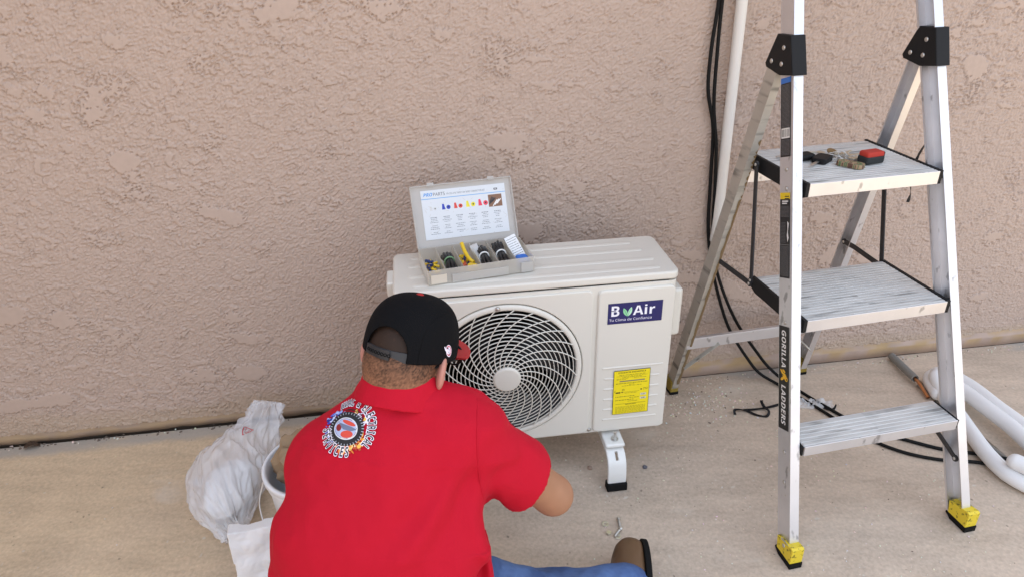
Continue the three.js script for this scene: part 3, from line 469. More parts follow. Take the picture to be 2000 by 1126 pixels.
    const g = new THREE.BufferGeometry(); g.setAttribute('position', new THREE.Float32BufferAttribute(p, 3)); g.setIndex(ix); g.computeVertexNormals();
    part('tape_residue', g, std(C(0.20, 0.135, 0.065), 0.95, 0, { side: THREE.DoubleSide }), rails['r-1']); }
  // steps
  const stepAt = (y, h, depth, fwd, th, caps) => {
    const zf = -KL * y + fwd, st = part('step', boxUV(rbox(2 * h, 0.006, depth, 0.002, 0, y - 0.003, zf - depth / 2), 1.3), M.alumStep, ladder);
    part('front_lip', boxUV(merge([rbox(2 * h, th, 0.0035, 0.0012, 0, y - th / 2 + 0.0015, zf + 0.0005), rbox(2 * h, 0.004, 0.012, 0.001, 0, y - th + 0.0035, zf - 0.007)]), 1.3), M.alum, st);
    part('rear_lip', rbox(2 * h, th * 0.8, 0.003, 0.001, 0, y - th * 0.4, zf - depth), M.alum, st);
    const n = Math.floor(depth / 0.0135);
    for (let i = 0; i < n; i++) part('tread_rib', boxUV(rbox(2 * h - 0.004, 0.0026, 0.0098, 0.0011, 0, y + 0.0002, zf - 0.010 - i * (depth - 0.016) / (n - 0.4)), 1.3 + 0.01 * i), M.alumStep, st);
    if (caps) for (const s of [-1, 1]) {
      part('end_cap', extr(poly([[-zf - 0.002, y + 0.003], [-zf + depth + 0.006, y + 0.003], [-zf + depth + 0.006, y - 0.03], [-zf + depth - 0.02, y - 0.04], [-zf + 0.01, y - th - 0.004], [-zf - 0.002, y - th + 0.002]]), 0.008, 0.001).rotateY(Math.PI / 2).translate(s * (h + 0.0052) - 0.004, 0, 0), M.blackPlastic, st);
      part('pivot', cyl(0.013, 0.028, 18).rotateZ(Math.PI / 2).translate(s * (h + 0.018), y - 0.018, zf - 0.026), M.blackSteel, st);
    } else for (const s of [-1, 1]) part('end_cap', rbox(0.006, th * 0.95, depth, 0.002, s * (h + 0.0035), y - th * 0.46, zf - depth / 2), M.blackPlastic, st);
    return st;
  };
  stepAt(0.3222, 0.2385, 0.094, 0.011, 0.031, false);
  stepAt(0.6389, 0.2129, 0.262, 0.006, 0.035, true);
  stepAt(0.971, 0.1928, 0.304, 0.008, 0.036, true);
  part('top_cap', rbox(0.40, 0.03, 0.12, 0.01, 0, 1.79, -KL * 1.79 - 0.03), M.blackPlastic, ladder);
  // linkage and braces
  const flat = rectShape(-0.0085, -0.002, 0.0085, 0.002, 0.0015);
  const link = (name, pts, mat) => { const gs = []; for (let i = 0; i + 1 < pts.length; i++) gs.push(bar(flat, V(...pts[i]), V(...pts[i + 1]), V(0, pts[i + 1][2] - pts[i][2], pts[i][1] - pts[i + 1][1]).lengthSq() > 1e-6 ? V(0, pts[i + 1][2] - pts[i][2], -(pts[i + 1][1] - pts[i][1])) : V(0, 1, 0), 0.0006)); for (const p of [pts[0], pts[pts.length - 1]]) gs.push(cyl(0.010, 0.005, 16).rotateZ(Math.PI / 2).translate(...p)); const m = part(name, merge(gs), mat, ladder); for (const p of [pts[0], pts[pts.length - 1]]) rivet(m, V(p[0] + (p[0] < 0 ? -0.004 : -0.004), p[1], p[2]), 0.005); return m; };
  link('linkage_bar', [[-0.214, 0.957, -0.575], [-0.223, 0.628, -0.50]], M.blackSteel);
  link('linkage_bar', [[0.207, 0.94, -0.575], [0.216, 0.628, -0.50]], M.blackSteel);
  link('spreader', [[-0.236, 0.612, -0.705], [-0.232, 0.612, -0.66], [-0.226, 0.618, -0.50]], M.blackSteel);
  link('spreader', [[0.236, 0.612, -0.705], [0.230, 0.618, -0.645], [0.219, 0.618, -0.50]], M.blackSteel);
  link('brace', [[0.21, 0.285, -0.175], [0.2655, 0.188, -0.10]], M.blackSteel);
  link('brace', [[-0.215, 0.29, -0.155], [-0.2755, 0.178, -0.09]], M.alumDark);
  const rearX = (y) => mix(0.2793, 0.226, (y - 0.02) / 1.242), rearZ = (y) => mix(-0.815, -0.515, (y - 0.02) / 1.242);
  const cb = part('rear_crossbar', boxUV(rbox(2 * rearX(0.25) - 0.006, 0.04, 0.004, 0.001, 0, 0.25, rearZ(0.25) - 0.003), 1.3), M.alum, ladder);
  part('crossbar_lip', rbox(2 * rearX(0.25) - 0.01, 0.004, 0.014, 0.001, 0, 0.271, rearZ(0.25) - 0.008), M.alum, cb);
  part('upper_crossbar', boxUV(rbox(2 * rearX(0.9) - 0.006, 0.035, 0.004, 0.001, 0, 0.905, rearZ(0.905) - 0.02), 1.3), M.alum, ladder);
  for (const s of [-1, 1]) { const A = V(s * (rearX(0.13) - 0.02), 0.135, rearZ(0.135) + 0.003), B = V(s * (rearX(0.25) - 0.125), 0.243, rearZ(0.25) + 0.003); part('rear_brace', bar(rectShape(-0.007, -0.0016, 0.007, 0.0016, 0.001), A, B, V(s * 0.7, -0.8, 0), 0.0004), M.alumDark, ladder); }
  // printed stickers on the outer web of the left front rail
  const sticker = (ya, yb, wide, tex, back = 0.004) => {
    const yc = (ya + yb) / 2, P = railP(-1, yc), len = railP(-1, yb).distanceTo(railP(-1, ya)), g = new THREE.PlaneGeometry(wide, len), dir = railP(-1, yb).sub(railP(-1, ya)).normalize();
    const X = V(0, KL, 1).normalize(), Z = X.clone().cross(dir).normalize();
    const off = 0.0286 + back; g.applyMatrix4(new THREE.Matrix4().makeBasis(X, dir, Z).setPosition(P.clone().addScaledVector(X, -off).addScaledVector(Z, 0.0009)));
    return part('sticker', g, std(0xffffff, 0.45, 0, { map: tex }), rails[-1]);
  };
  const lines = (c, x0, x1, y0, y1, st, a, vert) => { c.fillStyle = `rgba(205,205,205,${a})`; for (let y = y0; y < y1; y += st) for (let x = x0; x < x1;) { const l = rr(6, 26); vert ? c.fillRect(y, x, st * 0.45, Math.min(l, x1 - x)) : c.fillRect(x, y, Math.min(l, x1 - x), st * 0.45); x += l + 5; } };
  sticker(1.039, 1.226, 0.044, canvasTex(256, 1088, (c, w, h) => { c.fillStyle = '#161619'; c.fillRect(0, 0, w, h); c.fillStyle = '#2f6fc4'; c.fillRect(0, 0, w, 76); lines(c, 20, 236, 96, 690, 17, 0.5); lines(c, 20, 236, 850, 1070, 17, 0.5); c.fillStyle = '#e2e2de'; c.fillRect(20, 690, 216, 140); c.fillStyle = '#333'; for (let x = 36; x < 220; x += rr(6, 14)) c.fillRect(x, 706, rr(2, 6), 104); }));
  sticker(0.744, 0.953, 0.044, canvasTex(256, 1216, (c, w, h) => { c.fillStyle = '#161619'; c.fillRect(0, 0, w, h); c.fillStyle = '#e3c41c'; c.fillRect(0, 0, w, 92); c.fillStyle = '#161619'; c.font = 'bold 30px sans-serif'; for (const y of [46, 76]) c.fillRect(120, y, 110, 14); c.fillStyle = '#dcdcdc'; c.fillRect(50, 112, 160, 18); c.fillRect(50, 142, 130, 18); lines(c, 20, 236, 190, 340, 18, 0.45); c.fillStyle = '#e6e6e6'; c.beginPath(); c.moveTo(190, 400); c.lineTo(230, 430); c.lineTo(210, 560); c.lineTo(230, 640); c.lineTo(200, 700); c.lineTo(180, 600); c.lineTo(200, 520); c.fill(); lines(c, 20, 150, 420, 720, 20, 0.4); c.fillStyle = '#888'; c.fillRect(0, 735, w, 6); lines(c, 20, 236, 760, 1190, 15, 0.45); }));
  sticker(0.358, 0.624, 0.046, canvasTex(256, 1536, (c, w, h) => {
    c.fillStyle = '#131315'; c.fillRect(0, 0, w, h); c.save(); c.rotate(Math.PI / 2); c.fillStyle = '#e8e8e6'; c.transform(1, 0, -0.12, 1, 0, 0);
    const wide = (t, x, W) => { c.save(); c.font = 'bold 150px sans-serif'; const m = c.measureText(t).width; c.translate(x, -70); c.scale(W / m, 1.0); c.fillText(t, 0, 0); c.restore(); };
    wide('GORILLA', 40, 560); wide('LADDERS', 850, 600); c.restore();
    c.fillStyle = '#e3ae1e'; const blob = (x, y, rx, ry, a) => { c.beginPath(); c.ellipse(x, y, rx, ry, a, 0, 7); c.fill(); };
    blob(150, 735, 62, 40, 0.6); blob(80, 680, 50, 20, 0.7); blob(130, 660, 40, 18, 0.4); blob(90, 780, 46, 22, -0.5); blob(190, 770, 40, 34, 0); c.fillStyle = '#131315'; blob(200, 775, 16, 12, 0); blob(110, 720, 14, 8, 0.6);
  }));
  for (const y of [1.009, 0.963, 0.634, 0.30, 0.22]) { const p = railP(-1, y); rivet(rails[-1], V(p.x - 0.001, p.y - 0.01, p.z - 0.026), 0.006); }
  // strap hanging behind the right rail
}
ladder.updateMatrixWorld(true);
const onLadder = (g) => g.applyMatrix4(ladder.matrixWorld);
const ribbon = (pts, w, th, up, n = 60) => {
  const cv = new THREE.CatmullRomCurve3(pts.map((p) => V(...p)), false, 'centripetal'), P = cv.getPoints(n), pos = [], ix = [];
  P.forEach((p, i) => { const t = cv.getTangent(clamp(i / n, 0.001, 0.999)), tw = up(i / n), s = t.clone().cross(tw).normalize(), nn = s.clone().cross(t).normalize(), ww = typeof w === 'function' ? w(i / n) : w; for (const [a, b] of [[-1, 1], [1, 1], [1, -1], [-1, -1]]) pos.push(p.x + s.x * a * ww / 2 + nn.x * b * th / 2, p.y + s.y * a * ww / 2 + nn.y * b * th / 2, p.z + s.z * a * ww / 2 + nn.z * b * th / 2); if (i < n) for (let k = 0; k < 4; k++) { const a = i * 4 + k, b = i * 4 + (k + 1) % 4; ix.push(a, b, a + 4, b, b + 4, a + 4); } });
  ix.push(0, 2, 1, 0, 3, 2); const e = n * 4; ix.push(e, e + 1, e + 2, e, e + 2, e + 3);
  const g = new THREE.BufferGeometry(); g.setAttribute('position', new THREE.Float32BufferAttribute(pos, 3)); g.setIndex(ix); const q = g.toNonIndexed(); q.computeVertexNormals(); return q;
};
solo('loose_strap', onLadder(ribbon([[0.262, 1.06, -0.47], [0.263, 1.00, -0.50], [0.258, 0.95, -0.512], [0.252, 0.90, -0.51], [0.256, 0.85, -0.5], [0.252, 0.825, -0.498]], (t) => 0.006 + 0.006 * Math.abs(Math.sin(t * 9)), 0.0012, (t) => V(Math.cos(t * 5), 0, Math.sin(t * 5)))), M.blackPlastic, 'thin black strap dangling behind the right ladder rail', 'strap');

// keys lying on the upper step
{
  const SY = 0.9735, keys = thing('key_bunch', 'bunch of keys with black fobs and red pouch on upper ladder step', 'keys', [0, 0, 0]);
  ladder.matrixWorld.decompose(keys.position, keys.quaternion, keys.scale);
  const put = (name, g, mat, x, z, turn, y = 0, parent = keys) => part(name, g.rotateY(turn).translate(x, SY + y, z), mat, parent);
  put('car_fob', rbox(0.07, 0.018, 0.04, 0.009, 0, 0.009, 0), M.blackPlastic, -0.102, -0.535, 0.15);
  const k2 = put('key_head', extr(rectShape(-0.030, -0.020, 0.030, 0.020, 0.009), 0.011, 0.002).rotateX(-Math.PI / 2), M.blackPlastic, -0.058, -0.505, 0.6, 0.002);
  put('key_blade', rbox(0.046, 0.003, 0.009, 0.001, -0.052, 0.006, 0), M.steel, -0.058, -0.505, 0.6, 0.001, k2);
  put('key_blade', rbox(0.05, 0.002, 0.009, 0.001, 0, 0.003, 0), M.steel, -0.135, -0.57, 0.1);
  const tagG = put('camo_tag', extr(rectShape(-0.036, -0.018, 0.036, 0.018, 0.016), 0.008, 0.002).rotateX(-Math.PI / 2), std(0xffffff, 0.5, 0, { map: dataTex(256, 256, (u, v) => { const a = fbm(u * 7, v * 7, 3, 3); return a > 0.1 ? [0.35, 0.42, 0.28] : a < -0.12 ? [0.36, 0.24, 0.18] : [0.62, 0.52, 0.40]; }, true) }), -0.010, -0.447, -1.0, 0.002);
  { const uv = tagG.geometry.attributes.uv, p = tagG.geometry.attributes.position; for (let i = 0; i < uv.count; i++) uv.setXY(i, p.getX(i) * 12, p.getZ(i) * 12); }
  const pouch = put('red_pouch', rbox(0.058, 0.016, 0.036, 0.006, 0, 0.026, 0), std(C(0.45, 0.035, 0.02), 0.8), 0.062, -0.462, 0.1);
  put('pouch_base', rbox(0.061, 0.022, 0.039, 0.006, 0, 0.011, 0), std(C(0.02, 0.022, 0.022), 0.8), 0.062, -0.462, 0.1, 0, pouch);
  put('pouch_flap', rbox(0.01, 0.03, 0.022, 0.003, 0.032, 0.015, 0), M.blackPlastic, 0.062, -0.462, 0.1, 0, pouch);
  for (const [x, z, r, t, y] of [[-0.022, -0.512, 0.011, 0.3, 0.008], [-0.008, -0.495, 0.009, -0.4, 0.006], [0.002, -0.525, 0.013, 0.2, 0.01], [0.022, -0.505, 0.008, 0.5, 0.006], [-0.035, -0.53, 0.009, -0.2, 0.007], [0.012, -0.515, 0.012, 0.7, 0.010], [-0.015, -0.535, 0.010, -0.6, 0.009], [0.03, -0.49, 0.009, 0.3, 0.008]])
    put('ring', new THREE.TorusGeometry(r, 0.0013, 8, 24).rotateX(Math.PI / 2 + t), M.steel, x, z, 0, y);
  put('round_tag', cyl(0.013, 0.003, 24, 0, 0.0, 0).rotateX(0.35), std(C(0.28, 0.2, 0.1), 0.4, 0.7), 0.0, -0.548, 0, 0.012);
  for (const [x, z, t] of [[0.03, -0.53, 0.5], [0.036, -0.508, 0.2], [-0.03, -0.555, 2.8], [0.022, -0.485, -0.3], [0.008, -0.53, 1.2], [0.04, -0.49, -0.9]])
    put('key', merge([cyl(0.011, 0.0024, 18, 0, 0.005, 0), rbox(0.032, 0.0022, 0.008, 0.0006, 0.022, 0.005, 0)]), M.zinc, x, z, t, 0.004);
}
// ---------------------------------------------------------------- conduit, cables, hose and litter
solo('conduit', merge([cyl(0.0172, 2.2, 28, 0, 0.585 + 1.1, 0), cyl(0.0185, 0.02, 28, 0, 0.59, 0)]).applyMatrix4(new THREE.Matrix4().makeRotationZ(0.014)).translate(0.8775, 0, 0.030), M.pipeWhite, 'white plastic conduit running up the wall behind the ladder', 'pipe');
solo('black_cable', tube([[0.795, 1.75, 0.02], [0.790, 1.36, 0.02], [0.783, 1.22, 0.02], [0.786, 1.10, 0.022], [0.818, 0.98, 0.018], [0.832, 0.80, 0.016], [0.845, 0.62, 0.016], [0.868, 0.50, 0.018], [0.905, 0.37, 0.03], [0.965, 0.22, 0.035], [1.04, 0.10, 0.05], [1.095, 0.03, 0.075], [1.15, 0.007, 0.13], [1.222, 0.006, 0.292], [1.303, 0.006, 0.476], [1.38, 0.006, 0.56], [1.487, 0.006, 0.615], [1.58, 0.006, 0.64], [1.72, 0.006, 0.74], [1.95, 0.006, 1.0]], 0.0058, 260, 10), M.cable, 'left black cable hanging on the wall and trailing under the ladder', 'cable', 'black cables on the wall');
solo('black_cable', tube([[0.802, 1.75, 0.035], [0.800, 1.36, 0.022], [0.803, 1.22, 0.02], [0.812, 1.05, 0.02], [0.832, 0.92, 0.028], [0.846, 0.78, 0.027], [0.858, 0.62, 0.026], [0.884, 0.48, 0.03], [0.928, 0.36, 0.045], [1.0, 0.23, 0.035], [1.085, 0.11, 0.04], [1.14, 0.04, 0.06], [1.185, 0.008, 0.12], [1.26, 0.006, 0.30], [1.33, 0.006, 0.43], [1.42, 0.006, 0.50], [1.513, 0.006, 0.565], [1.60, 0.006, 0.60], [1.78, 0.006, 0.70], [2.05, 0.006, 0.95]], 0.0058, 260, 10), M.cable, 'right black cable hanging on the wall and trailing under the ladder', 'cable', 'black cables on the wall');
{
  // coil of white insulated line set
  const loop = [[1.70, 0.225], [1.745, 0.225], [1.775, 0.31], [1.782, 0.45], [1.788, 0.57], [1.772, 0.69], [1.718, 0.79], [1.648, 0.80], [1.604, 0.735], [1.604, 0.64], [1.630, 0.53], [1.660, 0.42], [1.680, 0.33]];
  const pts = [[1.672, 0.028, 0.305]];
  loop.forEach(([x, z]) => pts.push([x, 0.030 + 0.03 * sstep(1.66, 1.78, x), z]));
  loop.slice(0, 9).forEach(([x, z], i) => pts.push([x - 0.046 * sstep(1.66, 1.76, x) + 0.01, 0.076 - 0.02 * sstep(1.66, 1.78, x), z + 0.028 * (i < 3 ? 1 : -0.4)]));
  const coil = thing('hose_coil', 'coil of thick white insulated refrigerant hose beside the right ladder foot', 'hose', [1.668, 0, 0.53]);
  part('hose', tube(pts, 0.0255, 260, 18).translate(-1.668, 0, -0.53), M.hose, coil);
  part('hose_end', new THREE.SphereGeometry(0.0253, 18, 12).translate(pts[0][0] - 1.668, pts[0][1], pts[0][2] - 0.53), M.hose, coil);
  part('hose_end', new THREE.SphereGeometry(0.0253, 18, 12).translate(pts[pts.length - 1][0] - 1.668, pts[pts.length - 1][1], pts[pts.length - 1][2] - 0.53), M.hose, coil);
  const ls = thing('insulated_pipe', 'grey foam pipe sleeve with bare copper end lying on the slab joint', 'pipe', [1.66, 0, 0.12]);
  const A = [1.674, 0.017, 0.035], B = [1.652, 0.028, 0.205];
  const sleeve = new THREE.LatheGeometry([[0.0085, 0], [0.0135, 0], [0.0142, 0.003], [0.0142, 0.172], [0.0135, 0.175], [0.0085, 0.175], [0.0085, 0]].map(([r, y]) => new THREE.Vector2(r, y)), 24);
  sleeve.applyMatrix4(new THREE.Matrix4().compose(V(...A), new THREE.Quaternion().setFromUnitVectors(V(0, 1, 0), V(B[0] - A[0], B[1] - A[1], B[2] - A[2]).normalize()), V(1, 1, 1))).translate(-1.66, 0, -0.12);
  part('foam_sleeve', sleeve, M.foam, ls);
  part('copper_tube', tube([[1.654, 0.027, 0.19], [1.651, 0.026, 0.23], [1.646, 0.018, 0.27], [1.640, 0.012, 0.305]], 0.0055, 20, 12).translate(-1.66, 0, -0.12), M.copper, ls);
  const th = thing('thin_pipe', 'thin grey pipe lying on the slab inside the hose coil', 'pipe', [1.67, 0, 0.5]);
  part('pipe', tube([[1.66, 0.006, 0.22], [1.672, 0.006, 0.36], [1.668, 0.006, 0.52], [1.69, 0.006, 0.72]], 0.0055, 40, 10).translate(-1.67, 0, -0.5), std(C(0.3, 0.29, 0.27), 0.5, 0.5), th);
}
{
  const upY = () => V(0, 1, 0), st = (pts, tw = 0.6) => ribbon(pts, 0.010, 0.0016, (t) => V(Math.sin(t * 13) * tw, 1, Math.cos(t * 9) * tw * 0.6), 90);
  const strap = thing('strap_scrap', 'tangled scrap of black strap on the slab left of the ladder', 'strap', [1.02, 0, 0.26]);
  part('band', merge([st([[0.912, 0.006, 0.272], [0.915, 0.014, 0.258], [0.935, 0.010, 0.25], [0.962, 0.005, 0.256], [0.99, 0.004, 0.285], [1.02, 0.004, 0.296], [1.038, 0.008, 0.275], [1.030, 0.012, 0.25], [1.032, 0.018, 0.225], [1.04, 0.012, 0.218]]), st([[0.955, 0.006, 0.252], [1.0, 0.006, 0.254], [1.05, 0.005, 0.25], [1.10, 0.004, 0.24], [1.15, 0.004, 0.238]], 0.3)]).translate(-1.02, 0, -0.26), M.blackPlastic, strap);
  const crumple = (w, d, amp, f, s) => { const g = new THREE.PlaneGeometry(w, d, 60, 40).rotateX(-Math.PI / 2), p = g.attributes.position; for (let i = 0; i < p.count; i++) { const x = p.getX(i), z = p.getZ(i), r = Math.abs(fbm(x * f, z * f, s, 3)); p.setY(i, 0.002 + amp * (0.25 + r * 2.2) * sstep(0.5, 0.3, Math.max(Math.abs(x) / w, Math.abs(z) / d))); p.setX(i, x + 0.012 * n3(x * 30, z * 30, s)); p.setZ(i, z + 0.012 * n3(z * 30, x * 30, s + 4)); } g.computeVertexNormals(); return g; };
  const wrap = solo('plastic_wrap', crumple(0.15, 0.055, 0.016, 28, 3).rotateY(-0.25).translate(1.215, 0.001, 0.256), M.film, 'crumpled clear plastic wrap on the slab behind the ladder rail', 'plastic wrap');
  solo('strap_end', ribbon([[1.245, 0.005, 0.285], [1.262, 0.006, 0.302], [1.275, 0.008, 0.30], [1.288, 0.014, 0.288]], (t) => 0.014 - 0.009 * t, 0.002, upY, 20), M.blackPlastic, 'short curled black strap end beside the clear plastic wrap', 'strap');
  // dead leaf at the foot of the wall
  const lf = new THREE.PlaneGeometry(0.05, 0.026, 16, 8).rotateX(-Math.PI / 2), p = lf.attributes.position; for (let i = 0; i < p.count; i++) { const x = p.getX(i) / 0.025, k = Math.sqrt(Math.max(0, 1 - x * x)); p.setZ(i, p.getZ(i) * (0.15 + 0.85 * k)); p.setY(i, 0.004 + 0.014 * k + 0.004 * n3(x * 4, p.getZ(i) * 200, 3)); } lf.computeVertexNormals();
  solo('dry_leaf', lf.rotateY(0.2).translate(-1.53, 0, 0.03), std(C(0.06, 0.035, 0.02), 0.9, 0, { side: THREE.DoubleSide }), 'curled dark brown dead leaf at the foot of the wall', 'leaf');
}
{ // loose fixings on the slab
  const washer = (r) => new THREE.LatheGeometry([[r * 0.42, 0], [r, 0], [r, 0.0018], [r * 0.42, 0.0018], [r * 0.42, 0]].map(([a, b]) => new THREE.Vector2(a, b)), 28);
  solo('washer', washer(0.0105).translate(0.322, 0.0006, 0.69), M.zinc, 'zinc washer lying alone on the slab above the nut', 'washer', 'loose fixings');
  solo('washer', washer(0.0095).rotateX(0.05).translate(0.345, 0.0009, 0.742), M.zinc, 'zinc washer lying under the tilted bolt', 'washer', 'loose fixings');
  const hexn = extr((() => { const s = poly([0, 1, 2, 3, 4, 5].map((k) => [0.0082 * Math.cos(k * 1.0472), 0.0082 * Math.sin(k * 1.0472)])); const h = new THREE.Path(); h.absarc(0, 0, 0.004, 0, 6.283, true); s.holes.push(h); return s; })(), 0.0055, 0.0007, 1).rotateX(-Math.PI / 2);
  solo('hex_nut', hexn.translate(0.3225, 0.0009, 0.727), M.zinc, 'small hexagon nut on the slab left of the bolts', 'nut', 'loose fixings');
  const bolt = () => merge([new THREE.CylinderGeometry(0.0066, 0.0066, 0.006, 6).translate(0, 0.017, 0), cyl(0.0038, 0.028, 14, 0, 0, 0), ...[...Array(9)].map((_, i) => new THREE.TorusGeometry(0.0038, 0.0005, 5, 14).rotateX(Math.PI / 2).translate(0, -0.012 + i * 0.0022, 0))]);
  solo('hex_bolt', bolt().rotateX(-1.45).rotateY(-0.12).translate(0.362, 0.0072, 0.70), M.steel, 'upper hexagon bolt lying upright on the slab near the boot', 'bolt', 'loose fixings');
  solo('hex_bolt', bolt().rotateX(-1.45).rotateY(-0.85).translate(0.345, 0.0082, 0.735), M.steel, 'lower hexagon bolt lying slantwise across a washer', 'bolt', 'loose fixings');
  const peb = (r, s) => { const g = new THREE.IcosahedronGeometry(r, 2), p = g.attributes.position; for (let i = 0; i < p.count; i++) { const k = 1 + 0.35 * n3(p.getX(i) / r * 1.3 + s, p.getY(i) / r * 1.3, p.getZ(i) / r * 1.3); p.setXYZ(i, p.getX(i) * k, p.getY(i) * k * 0.7, p.getZ(i) * k); } g.computeVertexNormals(); return g; };
  solo('pebble', peb(0.008, 1).translate(0.335, 0.005, 0.452), std(C(0.35, 0.25, 0.19), 0.9), 'brown pebble on the slab left of the bracket leg', 'pebble');
  solo('pebble', peb(0.008, 5).translate(0.512, 0.005, 0.478), std(C(0.13, 0.125, 0.14), 0.9), 'dark grey pebble on the slab right of the bracket leg', 'pebble');
  const N = 1250, im = new THREE.InstancedMesh(peb(1, 9), std(0xffffff, 0.9), N), m4 = new THREE.Matrix4();
  for (let i = 0; i < N; i++) {
    let x, z, r;
    if (i < 260) { x = 0.82 + 0.25 * (rnd() + rnd() - 1); z = 0.17 + 0.16 * (rnd() + rnd() - 1); r = rr(0.0008, 0.0034); }
    else if (i < 420) { x = rr(0.45, 2.3); z = 0.03 + 0.05 * rnd() * rnd(); r = rr(0.001, 0.003); }
    else if (i < 800) { x = rr(0.2, 1.5); z = rr(0.2, 1.1); r = rr(0.0007, 0.0023); }
    else { x = rr(-1.6, 2.3); z = rr(0.06, 1.3); r = rr(0.0006, 0.0011 + 0.0014 * rnd()); }
    z = Math.max(z, 0.024); let y = null; if (i >= 1000) { x = rr(-2.2, 0.4); z = rr(0.004, 0.03); r = rr(0.0012, 0.0042); y = z < 0.012 ? rr(-0.02, 0.004) : r * 0.4; }
    m4.compose(V(x, y ?? r * 0.4, z), new THREE.Quaternion().setFromEuler(new THREE.Euler(0, rr(0, 6), 0)), V(r * rr(0.7, 1.5), r, r)); im.setMatrixAt(i, m4);
    const t = rnd(); im.setColorAt(i, t < (i >= 1000 ? 0.25 : 0.92) ? C(rr(0.62, 0.82), rr(0.56, 0.75), rr(0.47, 0.65)) : C(0.18, 0.14, 0.11));
  }
  im.name = 'concrete_crumbs'; im.castShadow = im.receiveShadow = true; Object.assign(im.userData, { kind: 'stuff', label: 'pale crumbs of stucco and concrete scattered over the slab', category: 'crumbs' }); scene.add(im);
}
